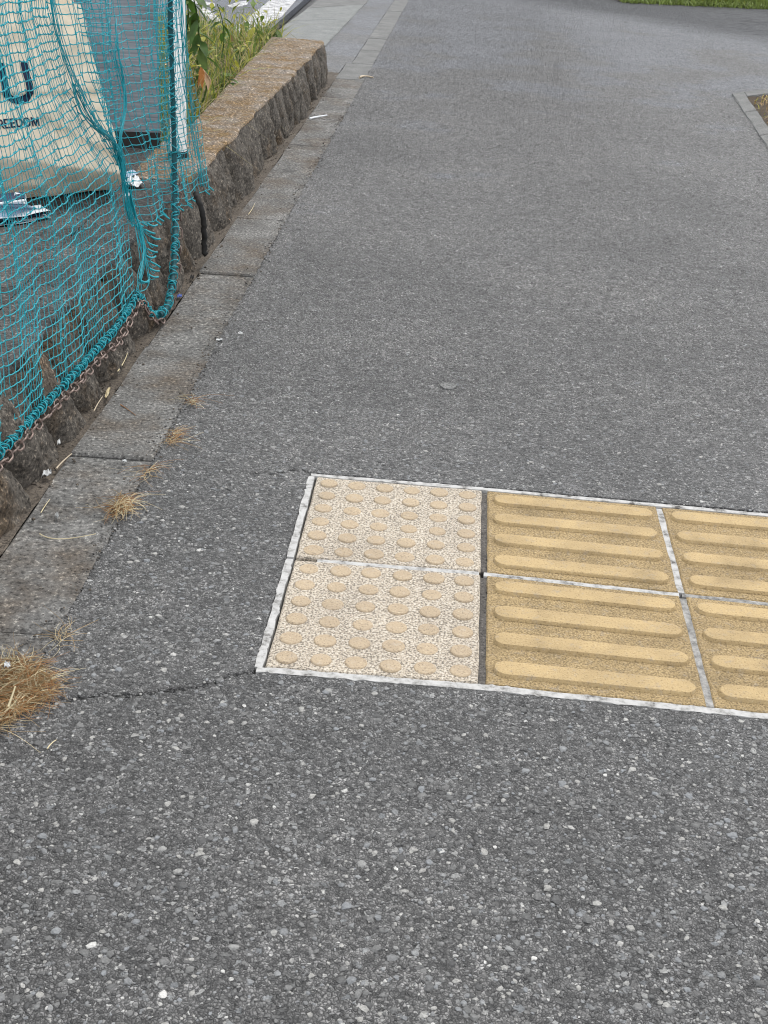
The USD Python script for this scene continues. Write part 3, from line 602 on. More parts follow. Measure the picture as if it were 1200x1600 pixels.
tag(obj('paper_scrap', sheet_from_px([(191, 296), (226, 294), (214, 280), (196, 284)], WH + .004, .001, .004, 12, .008, 4), 'white_paper'), 'crumpled white paper scrap right of the paper bag', 'paper')
tag(obj('leaflet', sheet_from_px([(183, 284), (218, 272), (208, 267), (180, 274)], WH + .004, .001, .001, 8, .003, 5), 'blue_grey_print'), 'blue grey folded leaflet half under the right side of the bag', 'paper')
tag(obj('paper_strip', sheet_from_px([(196, 307), (206, 306), (199, 299), (194, 300)], WH + .003, .001, .001, 5, .001, 6), 'white_paper'), 'tiny white strip of paper just below the crumpled scrap', 'paper')

# ------------------------------------------------------------------ teal net with weighted hem
def netp(px, py, off=0.0):
    """where the line of sight meets the hanging net: just in front of the wall, outwards with the wall's foot below its top"""
    d = ray(px, py); c0 = xf(0.0) + .020; P = None; z = .3
    for _ in range(6):
        c = c0 + .052 * np.clip((.23 - z) / .2, 0, 1.3)
        P = EYE + d * ((c - (EYE[0] - .044 * EYE[1])) / (d[0] - .044 * d[1])); z = P[2]
    return P + np.array([1, -.044, 0]) * off
NN = np.array([1, -.044, 0.]) / np.hypot(1, .044)
net = thing('safety_net', 'teal knotted net hanging over the wall with rusty chain along its hem', 'net')
def interp_path(pts, t):
    p = np.asarray(pts, float); s = np.r_[0, np.cumsum(np.linalg.norm(np.diff(p, axis=0), axis=1))]; s /= s[-1]
    return np.stack([np.interp(t, s, p[:, k]) for k in range(p.shape[1])], -1)
def net_threads(top, bottom, ncol, nrow, ucol, folds, amp, r_v, r_h, seed, offset=0.0, left=None, right=None, wob=1.0):
    """top, bottom: pixel paths; threads of one piece of net as two lists of tubes (hanging, crossing)"""
    r = np.random.default_rng(seed)
    sub_r, sub_c = nrow * 3, ncol * 3
    def point(u, v, jit=0):
        T, B = interp_path(top, u), interp_path(bottom, u)
        q = T * (1 - v[:, None]) + B * v[:, None]
        if left is not None:
            Lp = interp_path(left, v); q = q + (Lp - (interp_path(top, np.zeros(1)) * (1 - v[:, None]) + interp_path(bottom, np.zeros(1)) * v[:, None])) * ((1 - u) ** 1.2)[:, None]
        if right is not None:
            Rp = interp_path(right, v); q = q + (Rp - (interp_path(top, np.ones(1)) * (1 - v[:, None]) + interp_path(bottom, np.ones(1)) * v[:, None])) * (u ** 1.2)[:, None]
        return q
    def lift(u, v, q):
        P = np.array([netp(*x) for x in q])
        f = amp * (np.sin(2 * np.pi * (folds * u + .35 * np.sin(3.1 * v + seed))) * (.5 + .5 * v) + .6 * np.sin(2 * np.pi * (folds * 2.3 * u + .8 * v) + seed))
        return P + NN * (f + offset)[:, None]
    hang, cross = [], []
    jit_u = {}
    vs = np.linspace(0, 1, nrow)
    J = r.normal(0, wob, (ncol, nrow, 2))
    WV = np.stack([4.5 * noise1(np.asarray(ucol) * 7 + k * .21, seed) + 2.2 * noise1(np.asarray(ucol) * 19 + k * .13, seed + 3) for k in range(nrow)], 1)
    J[..., 1] += WV * np.minimum(1, (nrow - 1 - np.arange(nrow)) / 3.)
    for i in range(ncol):
        v = np.linspace(0, 1, nrow); u = np.full(nrow, ucol[i]); q = point(u, v) + J[i]
        hang.append(tube(lift(u, v, q) if True else 0, r_v, 4))
    for k in range(1, nrow):
        u = np.asarray(ucol); v = np.full(ncol, vs[k]); q = point(u, v) + J[:, k]
        # the twine sags a little between knots
        P = lift(u, v, q); n = len(P); M_ = np.empty((2 * n - 1, 3)); M_[::2] = P; M_[1::2] = (P[1:] + P[:-1]) / 2; M_[1::2, 2] -= .0012
        cross.append(tube(M_, r_h, 5))
        ico = trimesh.creation.icosahedron(); kv = ico.vertices[None] * (.0019 * r.uniform(.7, 1.2, (n, 1, 1))) + P[:, None]; cross.append(trimesh.Trimesh(kv.reshape(-1, 3), (ico.faces[None] + (np.arange(n) * 12)[:, None, None]).reshape(-1, 3), process=False))
        # knots
    return hang, cross, lambda u, v: lift(u, v, point(u, v))
u1 = np.linspace(0, 1, 70) ** .9
u1 = u1 + .010 * np.sin(u1 * 37); u1 = np.clip(u1, 0, 1)
h1, c1, S1 = net_threads([(-130, -60), (66, -60)], [(-70, 768), (0, 699), (55, 640), (105, 590), (150, 541), (190, 492), (213, 462)], 70, 42, u1, 4.0, .0045, .00065, .0011, 2,
                         right=[(66, -60), (76, 20), (112, 130), (150, 200), (184, 255), (200, 335), (213, 462)])
u2 = np.r_[np.linspace(0, .06, 4), np.linspace(.1, .62, 13), np.linspace(.66, .8, 5), np.linspace(.84, 1, 6)]
h2, c2, S2 = net_threads([(120, -60), (283, -60)], [(203, 352), (228, 348), (262, 330), (300, 312), (322, 291)], len(u2), 31, u2, 3.0, .009, .0008, .0010, 5,
                         left=[(120, -60), (136, 90), (158, 190), (186, 252), (194, 300), (203, 352)], right=[(283, -60), (286, 20), (296, 110), (308, 200), (322, 291)])
u3 = np.linspace(0, 1, 8)
h3, c3, S3 = net_threads([(262, -60), (281, -60)], [(266, 300), (292, 300), (318, 284)], 8, 27, u3, 1.5, .007, .0008, .0010, 8, offset=-.04, right=[(281, -60), (284, 20), (292, 110), (304, 200), (318, 284)])
# the piece between the bunch at the bag's corner and the first one, with a second gathered fold
u4 = np.linspace(0, 1, 13)
h4, c4, S4 = net_threads([(60, -60), (175, -60)], [(186, 258), (190, 256)], 13, 22, u4, 2.0, .006, .0008, .0010, 11, left=[(60, -60), (112, 130), (150, 200), (186, 258)], right=[(175, -60), (178, 60), (188, 140), (184, 210), (190, 256)])
obj('netting', cat(h1 + c1), 'net_twine', net, smooth=True, kind='stuff')
obj('netting', cat(h2 + c2 + h3 + c3 + h4 + c4), 'net_twine', net, smooth=True, kind='stuff')
# gathered twine down the bunch, frayed ends along the cut edge
strands = []
rr = np.random.default_rng(3)
for k in range(16):
    path_ = np.array([(70, -60), (80, 30), (112, 128), (150, 200), (185, 252), (191, 298), (203, 345)]) + rr.normal(0, 2.2, (7, 2)) + rr.normal(0, 1.5, 2)
    strands.append(tube(curve([netp(*q, .006 + rr.normal(0, .003)) for q in path_[2 if k > 6 else 0:]], 40), .0009, 4))
for k in range(9):
    path_ = np.array([(176, 30 + 8 * k), (186, 128), (189, 165), (183, 215), (184, 250), (193, 300)]) + rr.normal(0, 1.6, (6, 2))
    strands.append(tube(curve([netp(*q, .008 + rr.normal(0, .002)) for q in path_], 34), .0009, 4))
for k in range(11):
    ex, ey = (226 + rr.normal(0, 4), 352 + 10 * k) if k < 9 else (214, 440)
    p_ = [(196, 296), (203, 330), (211 + 1.2 * k * .4, 345 + 4 * k), (ex - 5, ey - 4), (ex + 6, ey + 3)]
    strands.append(tube(curve([netp(*q, .010 + rr.normal(0, .002)) for q in p_], 24), .0010, 5))
    strands.append(tube(curve([netp(ex - 5, ey - 4, .012), netp(ex + 2, ey, .014), netp(ex + 8, ey + 1 + rr.normal(0, 2), .016)], 8), .0022, 5))
for k in range(10):
    path_ = np.array([(282, -60), (285, 20), (294, 110), (306, 200), (320, 290)]) + rr.normal(0, 2.0, (5, 2)) - [rr.uniform(0, 8), 0]
    strands.append(tube(curve([netp(*q, rr.normal(0, .004)) for q in path_], 36), .0009, 4))
for k in range(8):
    path_ = np.array([(258, -60), (262, 60), (268, 150), (278, 220), (296, 305)]) + rr.normal(0, 3.5, (5, 2)) + [rr.uniform(-4, 10), 0]
    strands.append(tube(curve([netp(*q, -.02 + rr.normal(0, .006)) for q in path_], 36), .0008, 4))
for k in range(7):
    p_ = [(205, 350), (214 + 3 * rr.normal(), 385), (219 + 4 * rr.normal(), 420), (213 + 3 * rr.normal(), 455)]
    strands.append(tube(curve([netp(*q, .008 + rr.normal(0, .003)) for q in p_], 20), .0009, 4))
for u in np.linspace(.05, 1, 15):
    p0 = S2(np.array([u]), np.array([1.0]))[0]
    strands.append(tube(curve([p0, p0 + [.004, .008, -.006], p0 + [.008 + .004 * rr.random(), .016, -.010 - .006 * rr.random()]], 7), .002, 5))
obj('gathered_twine', cat(strands), 'net_twine', net, smooth=True, kind='stuff')
# ropes: hem rope along the bottom, side rope up to the frame, both wound with twine
hem = curve([netp(x, y, .004) for x, y in ((-80, 776), (-30, 730), (0, 702), (55, 643), (105, 592), (150, 543), (172, 520), (190, 494), (206, 470), (216, 462), (224, 474), (232, 487), (241, 491), (251, 482))], 220)
side = curve([netp(x, y, o_) for x, y, o_ in ((241, 491, .012), (252, 478, .014), (260, 440, .014), (264, 390, .014), (266, 330, .012), (265, 250, .012), (262, 150, .012), (259, 50, .012), (257, -60, .012))], 240)
obj('hem_rope', tube(hem, .0034 + .0006 * rr.random(220), 9), 'rope_dark', net, smooth=True)
obj('side_rope', tube(side, .0056 + .0012 * noise1(np.linspace(0, 40, 240), 2), 9), 'rope_dark', net, smooth=True)
def winding(c, R, pitch, r, seed, gap=.0):
    n = len(c); s = np.r_[0, np.cumsum(np.linalg.norm(np.diff(c, axis=0), axis=1))]; q = np.random.default_rng(seed)
    N = int(s[-1] / abs(pitch) * 12); t = np.linspace(0, s[-1], N); C = np.stack([np.interp(t, s, c[:, k]) for k in range(3)], -1)
    T = np.gradient(C, axis=0); T /= np.linalg.norm(T, axis=1, keepdims=True); A = np.cross(T, [.2, .9, .1]); A /= np.linalg.norm(A, axis=1, keepdims=True); Bv = np.cross(T, A)
    ph = 2 * np.pi * t / pitch + 5.0 * noise1(t * 30, seed); rad = R * (1 + .9 * noise1(t * 45, seed + 1))
    return tube(C + rad[:, None] * (np.cos(ph)[:, None] * A + np.sin(ph)[:, None] * Bv), r, 5)
def knots(c, step, seed, R0=.0035, R1=.0075):
    q = np.random.default_rng(seed); s = np.r_[0, np.cumsum(np.linalg.norm(np.diff(c, axis=0), axis=1))]; out = []; t = 0.0
    while t < s[-1]:
        t += step * q.uniform(.35, 1.7); P = np.array([np.interp(t, s, c[:, k]) for k in range(3)]); T = np.array([np.interp(t + .01, s, c[:, k]) - np.interp(t - .01, s, c[:, k]) for k in range(3)])
        T = T / np.linalg.norm(T) + q.normal(0, .45, 3); T /= np.linalg.norm(T); A = np.cross(T, q.normal(0, 1, 3)); A /= np.linalg.norm(A); B = np.cross(T, A); a = np.linspace(0, 2 * np.pi, 9)[:-1]
        R = q.uniform(R0, R1); out.append(tube(P + q.normal(0, .0012, 3) + R * (np.cos(a)[:, None] * A * q.uniform(.7, 1.1) + np.sin(a)[:, None] * B), q.uniform(.0009, .0018), 5, closed=True))
    return cat(out)
obj('lashing', cat([winding(hem, .0044, .019, .0013, 4), winding(hem, .0058, -.041, .0010, 16), knots(hem, .0085, 3, .003, .0065)]), 'net_twine', net, smooth=True, kind='stuff')
obj('lashing', cat([winding(side[:135], .0066, .026, .0012, 6), winding(side[:135], .0070, -.05, .0011, 17), knots(side[:135], .013, 5, .0055, .0085)]), 'net_twine', net, smooth=True, kind='stuff')
obj('lashing', cat([winding(side[134:], .0070, .05, .0011, 8), winding(side[134:], .0074, -.07, .0010, 9), winding(side[134:], .0080, .033, .0009, 19), knots(side[134:], .022, 6, .005, .009)]), 'net_twine', net, smooth=True, kind='stuff')
def link(c, d, up, L=.031, W=.019, r=.0019):
    d = d / np.linalg.norm(d); up = up - d * (up @ d); up /= np.linalg.norm(up); a = np.linspace(0, np.pi, 8); h = (L - W) / 2; R = W / 2 - r
    pts = [c + d * (h + R * math.sin(t)) + up * R * math.cos(t) for t in a] + [c - d * (h + R * math.sin(t)) - up * R * math.cos(t) for t in a]
    return tube(pts, r, 7, closed=True)
chain = curve([netp(x, y, .009) for x, y in ((-80, 790), (-30, 742), (0, 716), (58, 654), (109, 603), (155, 554), (178, 532), (194, 507), (206, 482), (217, 474), (226, 488), (236, 500), (245, 499), (256, 484))], 400)
s = np.r_[0, np.cumsum(np.linalg.norm(np.diff(chain, axis=0), axis=1))]; n = int(s[-1] / .0245)
for k in range(n):
    t = (k + .5) * s[-1] / n; c = np.array([np.interp(t, s, chain[:, j]) for j in range(3)]); d = np.array([np.interp(t + .01, s, chain[:, j]) - np.interp(t - .01, s, chain[:, j]) for j in range(3)])
    d = d + rr.normal(0, .0012, 3)
    up = np.array([.75, -.2, .75]) if k % 2 else np.array([-.6, .3, .8]); obj('chain_link', link(c + rr.normal(0, .0012, 3), d, up + rr.normal(0, .18, 3)), 'chain_steel', net, smooth=True)
for k, (x, y) in enumerate(((262, 474), (267, 448), (271, 420), (273, 392), (274, 364), (274, 336), (273, 308), (272, 280))):
    obj('chain_link', link(netp(x, y, .010), np.array([0, .1, 1.]) + rr.normal(0, .08, 3), np.array([.5 if k % 2 else .9, -.5 if k % 2 else .6, 0])), 'chain_steel', net, smooth=True)

# ------------------------------------------------------------------ vegetation
def blades(n, place, hmin, hmax, w, lean, seed, droop=.5, segs=4):
    r = np.random.default_rng(seed); B = place(r, n); h = r.uniform(hmin, hmax, n); az = r.uniform(0, 2 * np.pi, n); ln = r.uniform(.1, 1, n) * lean
    d = np.c_[np.cos(az), np.sin(az), np.zeros(n)]; sd = np.c_[-np.sin(az + r.normal(0, .6, n)), np.cos(az), np.zeros(n)]
    V = []
    for k in range(segs + 1):
        t = k / segs; c = B + d * (h * ln * t ** 1.6)[:, None]; c[:, 2] += h * (t - droop * ln * t ** 2.4)
        ww = w * (1 - t ** 1.5) * r.uniform(.7, 1.2, n) if k else np.full(n, w * .7)
        V.append(np.stack([c - sd * ww[:, None] / 2, c + sd * ww[:, None] / 2], 1))
    V = np.stack(V, 1).reshape(-1, 3); m = 2 * (segs + 1); F = []
    for k in range(segs): F += [[2 * k, 2 * k + 1, 2 * k + 3], [2 * k, 2 * k + 3, 2 * k + 2]]
    F = (np.array(F)[None] + (np.arange(n) * m)[:, None, None]).reshape(-1, 3)
    return trimesh.Trimesh(V, F, process=False)
def bed(r, n):
    y = 3.95 + 3.5 * r.random(n) ** 1.1; x = r.uniform(-1.7, -.715, n); return np.c_[x, y, .12 - .11 * np.clip((y - 6.6) / 1.1, 0, 1)]
def bed_edge(r, n):
    y = r.uniform(3.95, 6.9, n); return np.c_[-.715 - .1 * r.random(n) ** 2, y, np.full(n, .13)]
tag(obj('green_grass', cat([blades(1900, bed, .08, .27, .007, 1.1, 1), blades(260, bed_edge, .05, .16, .005, 1.0, 2)]), 'grass_green'), 'green grass blades growing in the bed behind the brown wall top', 'grass', kind='stuff')
tag(obj('yellow_grass', blades(1100, bed, .08, .28, .007, 1.2, 3), 'leaf_yellow'), 'yellow green grass blades among the weeds of the bed', 'grass', kind='stuff')
tag(obj('dead_grass', cat([blades(3200, bed, .10, .32, .0045, 1.6, 4, .9), blades(360, bed_edge, .06, .2, .004, 1.3, 5, .8)]), 'straw_olive'), 'pale dead grass stalks tangled through the weeds of the bed', 'grass', kind='stuff')
def leaf(base, d, L, W, up=(0, 0, 1), curl=.3):
    d = d / np.linalg.norm(d); s_ = np.cross(d, up); s_ /= np.linalg.norm(s_) + 1e-9; nrm = np.cross(s_, d)
    prof = [(0, .06), (.15, .55), (.35, 1), (.6, .85), (.82, .42), (1, .02)]; P = []
    for t, w in prof:
        c = base + d * L * t - nrm * 0 - np.array([0, 0, 1]) * curl * L * t ** 2
        P.append([c - s_ * W / 2 * w + nrm * .12 * W * w, c, c + s_ * W / 2 * w + nrm * .12 * W * w])
    return grid(np.array(P))
def weed(base, top, leaves, label, stem_r=.003, seed=0, name='weed'):
    r = np.random.default_rng(seed); base, top = np.array(base), np.array(top)
    t = thing(name, label, 'weed'); mid = (base + top) / 2 + [.015, .01, .02]; c = curve([base, mid, top], 16)
    obj('stem', tube(c, np.linspace(stem_r, stem_r * .5, 16), 6), 'leaf_green', t, smooth=True)
    for (f, L, W, m, az, el) in leaves:
        b = c[int(f * 15)]; d = np.array([math.cos(az) * math.cos(el), math.sin(az) * math.cos(el), math.sin(el)])
        obj('leaf', leaf(b, d, L, W, curl=.35), m, t, smooth=True)
    return t
R_ = random.Random(4)
def fan(n, f0, f1, L, W, mats, el=(-.6, .5)):
    return [(f0 + (f1 - f0) * k / max(1, n - 1), L * R_.uniform(.75, 1.2), W * R_.uniform(.8, 1.2), R_.choice(mats), R_.uniform(0, 6.28), R_.uniform(*el)) for k in range(n)]
weed(aty(308, 150, 4.7), aty(300, -14, 4.75), fan(20, .2, 1, .075, .034, ['leaf_green', 'leaf_green', 'grass_green'], (-1.1, .2)), 'tall weed with broad drooping dark green leaves right beside the net', .0045, 1)
weed(aty(316, 160, 4.55), aty(314, 104, 4.5), [(1., .055, .022, 'leaf_brown', -1.2, -1.2), (.95, .055, .024, 'leaf_tan', -.5, -1.1), (.9, .05, .022, 'leaf_brown', -2.2, -1.0), (.7, .06, .03, 'leaf_yellow', 2.8, .2), (1., .06, .03, 'leaf_yellow', 2.4, .1), (.9, .05, .028, 'leaf_tan', 0.2, -.9)], 'small weed with withered orange brown leaves near the brown wall top', .0035, 2)
weed(aty(346, 90, 5.6), aty(339, 6, 5.6), fan(8, .5, 1, .055, .026, ['leaf_green', 'leaf_green', 'leaf_yellow'], (-.9, .4)), 'slender weed with small dark leaf buds standing above the pale grass', .003, 3)
weed(aty(402, 90, 6.4), aty(398, 42, 6.4), fan(9, .3, 1, .07, .034, ['leaf_yellow', 'leaf_yellow', 'grass_green'], (-.8, .3)), 'bright yellow green weed against the grey road, left of the drooping one', .003, 4)
weed(aty(424, 74, 6.7), aty(429, 40, 6.7), fan(8, .4, 1, .075, .034, ['leaf_yellow', 'leaf_green', 'grass_green'], (-1.2, -.2)), 'weed with drooping pointed leaves at the far corner of the wall top', .003, 5)
weed(aty(372, 96, 5.9), aty(374, 74, 5.9), fan(7, .3, 1, .06, .035, ['grass_green', 'leaf_yellow'], (-.4, .5)), 'low weed with fresh green leaves in the middle of the pale grass', .0025, 6)
weed(aty(352, 150, 5.1), aty(350, 118, 5.1), fan(7, .3, 1, .06, .03, ['grass_green', 'leaf_green'], (-.4, .6)), 'low leafy green weed just behind the brown edge of the wall top', .0025, 7)
weed(aty(288, 60, 5.2), aty(286, -20, 5.2), fan(12, .1, 1, .09, .042, ['leaf_green', 'grass_green'], (-.9, .3)), 'dark leafy weed half hidden behind the free edge of the net', .004, 8)
def small_leaves(n, place, L0, L1, hmax, seed):
    r = np.random.default_rng(seed); B = place(r, n); B[:, 2] += hmax * r.random(n) ** 1.2; out = []
    for b in B:
        az, el, L = r.uniform(0, 6.28), r.uniform(-.9, .5), r.uniform(L0, L1)
        out.append(leaf(b, np.array([math.cos(az) * math.cos(el), math.sin(az) * math.cos(el), math.sin(el)]), L, L * r.uniform(.35, .55), curl=.3))
    return cat(out)
tag(obj('undergrowth', small_leaves(800, bed, .02, .05, .27, 41), 'leaf_yellow', smooth=True), 'small yellow green leaves of the undergrowth among the bed grass', 'undergrowth', kind='stuff')
tag(obj('undergrowth', small_leaves(420, bed, .02, .055, .28, 42), 'grass_green', smooth=True), 'small mid green leaves of the undergrowth among the bed grass', 'undergrowth', kind='stuff')
tag(obj('undergrowth', small_leaves(90, bed, .02, .05, .15, 43), 'leaf_tan', smooth=True), 'withered tan leaves caught in the bed grass', 'undergrowth', kind='stuff')
# verge of grass beyond the path, at the upper right
e0, e1 = at(968, 3), at(1240, 16)
def verge(r, n):
    u = r.random(n); v = r.random(n) ** 1.5 * 2.2; return np.array(e0) * (1 - u[:, None]) + np.array(e1) * u[:, None] + np.c_[np.zeros(n), v, .03 * np.ones(n)]
def verge_lip(r, n):
    u = r.random(n); return np.array(e0) * (1 - u[:, None]) + np.array(e1) * u[:, None] + np.c_[np.zeros(n), r.normal(-.03, .06, n), .004 * np.ones(n)]
obj('verge', slab([e0[:2], e1[:2], e1[:2] + [2, 0], e1[:2] + [2, 4], e0[:2] + [0, 4]], -.05, .009, .003, .01, .12, 8), 'soil', kind='structure')
tag(obj('verge_grass', cat([blades(5200, verge, .06, .17, .011, .9, 6), blades(1500, verge_lip, .03, .10, .010, 1.5, 16)]), 'grass_bright'), 'bright green grass on the verge across the far end of the path', 'grass', kind='stuff')
tag(obj('verge_grass', blades(1500, verge, .08, .2, .008, 1.2, 7), 'leaf_yellow'), 'yellowish blades mixed into the bright grass of the far verge', 'grass', kind='stuff')
# tree pit with concrete kerbs at the right edge
pit = thing('planting_pit', 'concrete edged planting pit cut off by the right edge', 'planting pit')
o0, o1 = at(1140, 157)[:2], at(1192, 240)[:2]; i0 = at(1170, 157)[:2]; w0 = i0[0] - o0[0] - .01
dl = (o1 - o0) / np.linalg.norm(o1 - o0); dr = at(1205, 141)[:2] - at(1142, 149)[:2]; dr = dr / np.linalg.norm(dr); pw = .115
o0 = at(1143, 149)[:2]
for a, b in ((0, .62), (.628, 1.25), (1.258, 1.9)):
    A_, B_ = o0 + dl * a, o0 + dl * b; obj('kerb_stone', slab([A_, B_, B_ + dr * pw, A_ + dr * pw], -.1, .012, .006, .001, .1, int(a * 10)), 'kerb_concrete', pit)
for a, b in ((pw + .004, .62), (.628, 1.3), (1.308, 2.0)):
    A_, B_ = o0 + dr * a, o0 + dr * b; nn = dl * .16; obj('kerb_stone', slab([A_ + nn, B_ + nn, B_, A_], -.1, .012, .006, .001, .1, 20 + int(a * 10)), 'kerb_concrete', pit)
ps = o0 + dr * pw + dl * .16
P = np.array([[[*(ps + dr * a + dl * b), .006 - .012 * min(1, a * 6) - .01 * min(1, b * 6) + .006 * rng.random()] for b in np.linspace(0, 1.7, 40)] for a in np.linspace(0, 1.8, 30)])
gs = grid(P); 
if gs.face_normals[:, 2].mean() < 0: gs.invert()
obj('soil', gs, 'soil', pit, smooth=True)
def pitp(r, n):
    a, b = r.uniform(.03, 1.0, n), r.uniform(.05, 1.5, n); return np.c_[ps + dr * a[:, None] + dl * b[:, None], np.zeros(n)]
tag(obj('pit_grass', blades(500, pitp, .02, .07, .006, 1.5, 9, .8), 'straw'), 'dry brown grass in the planting pit at the right', 'grass', kind='stuff')
tag(obj('pit_grass', blades(200, pitp, .02, .06, .006, 1.2, 10, .8), 'leaf_yellow'), 'few greenish blades in the planting pit at the right', 'grass', kind='stuff')

# ---- dry grass along the joint between gutter and path
def tuft(name, label, px, py, rx, ry, n, lmin, lmax, mats, seed, hgt=.02, r_=.0007):
    r = np.random.default_rng(seed); c = at(px, py); t = thing(name, label, 'dry grass')
    ms = {m: [] for m in mats}
    for k in range(n):
        q = (lambda a_, b_: np.array([math.cos(a_), math.sin(a_)]) * math.sqrt(b_) * (.8 + .25 * math.sin(3 * a_ + seed)))(r.uniform(0, 6.28), r.random()) * [rx, ry]; b = c + [q[0], q[1], .004 + .006 * r.random()]; L = r.uniform(lmin, lmax); az = r.uniform(0, 6.28); up = r.random() ** 1.6
        d = np.array([math.cos(az), math.sin(az), 0]); bend = np.array([-d[1], d[0], 0]) * r.normal(0, .8)
        p = [b + d * L * s_ + bend * L * s_ ** 2 + [0, 0, hgt * up * math.sin(s_ * 2.6) * (L / lmax)] for s_ in np.linspace(0, 1, 6)]
        ms[mats[r.integers(len(mats))]].append(tube(p, np.linspace(r_ * r.uniform(.7, 1.3), r_ * .4, 6), 3))
    for m in mats:
        if ms[m]: obj('dry_blades', cat(ms[m]), m, t, kind='stuff')
tuft('dry_grass_tuft', 'large reddish brown tuft of dry grass at the left edge of the photo', 26, 1086, .046, .088, 1500, .012, .036, ['straw', 'straw_red', 'straw', 'straw_pale'], 1, .011, .00045)
tuft('dry_grass_tuft', 'medium straw coloured tuft on the joint halfway along the gutter', 190, 797, .017, .040, 240, .010, .036, ['straw', 'straw_pale', 'straw_red'], 2, .016, .0005)
tuft('dry_grass_tuft', 'thin wisp of dry grass on the gutter edge level with the net corner', 272, 688, .012, .040, 70, .012, .04, ['straw_red', 'straw', 'straw_pale'], 3, .010, .00045)
tuft('dry_grass_tuft', 'small wisp of dry grass farthest along the gutter edge', 302, 632, .008, .035, 40, .012, .035, ['straw_red', 'straw_pale'], 4, .010, .00045)
tuft('dry_grass_tuft', 'sparse straws where the gutter edge meets the large brown tuft', 100, 1000, .010, .03, 26, .015, .04, ['straw', 'straw_pale'], 5, .010, .00045)
tuft('dry_grass_tuft', 'sparse straws between the medium tuft and the thin wisp', 232, 742, .012, .035, 36, .012, .04, ['straw', 'straw_red', 'straw_pale'], 6, .010, .00045)

# ---- litter
def stick(name, label, catg, pts, r, m, z=.006):
    p = np.array([at(q[0], q[1], z + (q[2] if len(q) > 2 else 0)) for q in pts]); c = curve(p, 12) if len(p) > 2 else np.array([p[0] * (1 - t) + p[1] * t for t in np.linspace(0, 1, 8)])
    tag(obj(name, tube(c, np.linspace(r, r * .6, len(c)), 6), m, smooth=True), label, catg)
stick('twig', 'pale straight twig on the far part of the gutter', 'twig', [(484, 185), (498, 182), (511, 180)], .004, 'white_paper', .012)
stick('twig', 'pale stick on the asphalt at the far edge of the gutter', 'twig', [(562, 121), (572, 119), (583, 121)], .006, 'twig', .010)
stick('twig', 'short pale twig lying by the wall below the end of the chain', 'twig', [(88, 732), (98, 721), (112, 709)], .0016, 'twig', .014)
stick('twig', 'thin twig leaning at the foot of the wall beside the pale leaf', 'twig', [(147, 642), (152, 632), (160, 620)], .0012, 'twig', .02)
stick('twig', 'thin upright twig at the foot of the wall above the pale leaf', 'twig', [(184, 580), (192, 568), (199, 552)], .0014, 'straw_pale', .015)
stick('twig', 'fine dark twig lying across the gutter block', 'twig', [(188, 632), (200, 640), (212, 649)], .0009, 'straw_red', .008)
stick('straw', 'long thin straw lying across the nearest gutter blocks', 'straw', [(62, 834), (90, 842), (118, 840), (150, 834)], .0008, 'straw_pale', .008)
stick('straw', 'short straw pointing at the foot of the wall', 'straw', [(64, 801), (70, 791), (78, 780)], .0009, 'straw_pale', .008)
stick('straw', 'pale straw sticking out of the big brown tuft', 'straw', [(13, 1104, .012), (18, 1090, .02), (24, 1072, .03)], .0016, 'straw_pale', .01)
stick('straw', 'lone pale straw on the asphalt below the big brown tuft', 'straw', [(74, 1170), (80, 1162), (88, 1156)], .0009, 'straw_pale', .004)
stick('straw', 'thin straws crossing where the gutter edge meets the path', 'straw', [(388, 335), (393, 328), (398, 318)], .001, 'straw_pale', .012)
def bit(name, label, catg, pts, m, z=.008, seed=0, fold=.003, n=7):
    c = np.mean(pts, 0); pts = [tuple(c + (np.array(q) - c) * .62) for q in pts]
    tag(obj(name, sheet_from_px(pts, z, .0012, .0012, n, fold, seed), m, smooth=False), label, catg)
bit('pale_leaf', 'pale elongated dead leaf at the foot of the wall', 'leaf', [(160, 627), (166, 628), (176, 604), (170, 602)], 'straw_pale', .012, 1, .004)
bit('plastic_scrap', 'crumpled clear grey plastic scrap at the foot of the wall', 'plastic', [(58, 750), (84, 746), (84, 737), (72, 735)], 'scrap_white', .012, 2, .006)
bit('paper_bit', 'white crumb of paper near the foot of the wall', 'paper', [(28, 780), (43, 780), (40, 774), (30, 774)], 'scrap_white', .010, 3, .004)
bit('paper_bit', 'small white oval chip against the wall stone', 'paper', [(88, 697), (96, 695), (95, 685), (89, 687)], 'scrap_white', .030, 4, .001)
bit('paper_bit', 'star shaped white scrap in the middle of the near gutter block', 'paper', [(84, 812), (94, 814), (92, 802), (87, 804)], 'scrap_white', .008, 5, .006)
bit('paper_bit', 'tiny white chip lying on a gutter joint', 'paper', [(189, 723), (200, 724), (199, 719), (191, 719)], 'scrap_white', .008, 6, .002)
bit('paper_bit', 'thin white slip on the asphalt beside the gutter', 'paper', [(369, 523), (382, 523), (381, 519), (370, 519)], 'scrap_white', .004, 7, .001)
bit('paper_bit', 'thin white slip on the gutter edge nearest the rope loop', 'paper', [(334, 533), (351, 533), (350, 529), (336, 530)], 'scrap_white', .009, 8, .001)
bit('paper_bit', 'white pebble like scrap in the big brown tuft', 'paper', [(3, 1045), (19, 1046), (19, 1036), (5, 1035)], 'scrap_white', .024, 9, .003)
bit('leaf_litter', 'tan dead leaf at the left edge on the gutter', 'leaf', [(-6, 838), (10, 832), (8, 815), (-6, 812)], 'leaf_tan', .012, 10, .005)
bit('plastic_bit', 'tiny blue plastic bit at the foot of the wall by the rope loop', 'plastic', [(274, 467), (287, 466), (286, 460), (276, 460)], 'blue_plastic', .010, 11, .003)
bit('leaf_litter', 'pale flake at the foot of the wall past the black root', 'leaf', [(352, 330), (361, 330), (360, 318), (355, 319)], 'straw_pale', .012, 12, .004)
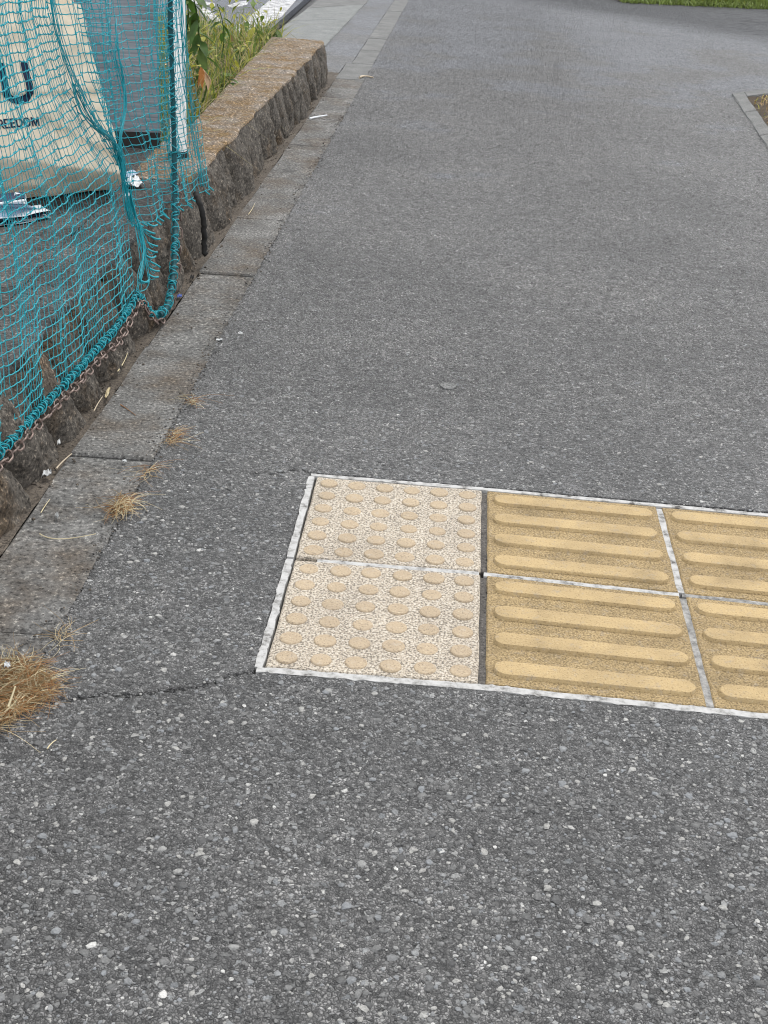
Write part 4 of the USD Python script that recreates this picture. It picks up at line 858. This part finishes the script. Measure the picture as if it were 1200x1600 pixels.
bit('leaf_litter', 'tan crumb on the dirt by the wall, near the pale flake', 'leaf', [(351, 346), (362, 346), (360, 340), (353, 340)], 'leaf_tan', .012, 13, .003)
bit('leaf_litter', 'dark crumb at the gutter joint beside the wall', 'leaf', [(294, 438), (306, 438), (304, 431), (297, 431)], 'black_and_shade', .012, 14, .004)
gum = at(700, 605); tag(obj('gum_spot', outline_slab([(gum[0] + .017 * math.cos(a) * (1 + .1 * math.sin(3 * a)), gum[1] + .019 * math.sin(a)) for a in np.linspace(0, 6.28, 20)[:-1]], -.012, .0012 + .006 * float(meshkit.fbm(np.array([[gum[0] * 1.3, gum[1] * 1.3, 0.]]), 2, 3)[0]) - .0012 + .0018), 'kerb_concrete'), 'flat grey gum spot on the open asphalt above the tiles', 'gum')

# grit and crumbs of soil in the corner of wall and gutter and along the edge of the path
def grit(n, place, smin, smax, seed):
    r = np.random.default_rng(seed); ico = trimesh.creation.icosahedron(); B = place(r, n); sc = smin + (smax - smin) * r.random(n) ** 3
    V = ico.vertices[None] * r.uniform(.6, 1.2, (n, 12, 1)) * (sc[:, None, None] * np.stack([r.uniform(.7, 1.3, n), r.uniform(.7, 1.3, n), r.uniform(.4, .8, n)], -1)[:, None, :]) + B[:, None, :]
    F = ico.faces[None] + (np.arange(n) * 12)[:, None, None]; return trimesh.Trimesh(V.reshape(-1, 3), F.reshape(-1, 3), process=False)
def foot(r, n):
    y = 1.1 + 5.4 * r.random(n) ** 1.4; t = np.abs(r.normal(0, .45, n)); return np.c_[xg(y) - .20 + .07 * t, y, np.full(n, .007)]
def lipp(r, n):
    y = 1.0 + 5 * r.random(n) ** 1.5; return np.c_[xg(y) + r.normal(-.006, .010, n), y, np.full(n, .007)]
def onblock(r, n):
    y = 1.0 + 5 * r.random(n) ** 1.5; return np.c_[xg(y) - r.uniform(.01, .14, n), y, np.full(n, .006)]
tag(obj('grit', cat([grit(2600, foot, .0008, .0042, 1), grit(900, lipp, .0007, .003, 2)]), 'mortar_dirt', kind='stuff'), 'brown grit and crumbs gathered at the foot of the wall', 'grit')
tag(obj('grit', grit(900, onblock, .0006, .0022, 3), 'kerb_concrete', kind='stuff'), 'fine pale grit strewn over the gutter blocks', 'grit')

tag(obj('grit', grit(900, lipp, .0008, .0030, 7), 'asphalt_dark', kind='stuff'), 'dark crumbs of asphalt along the edge between gutter and path', 'grit')
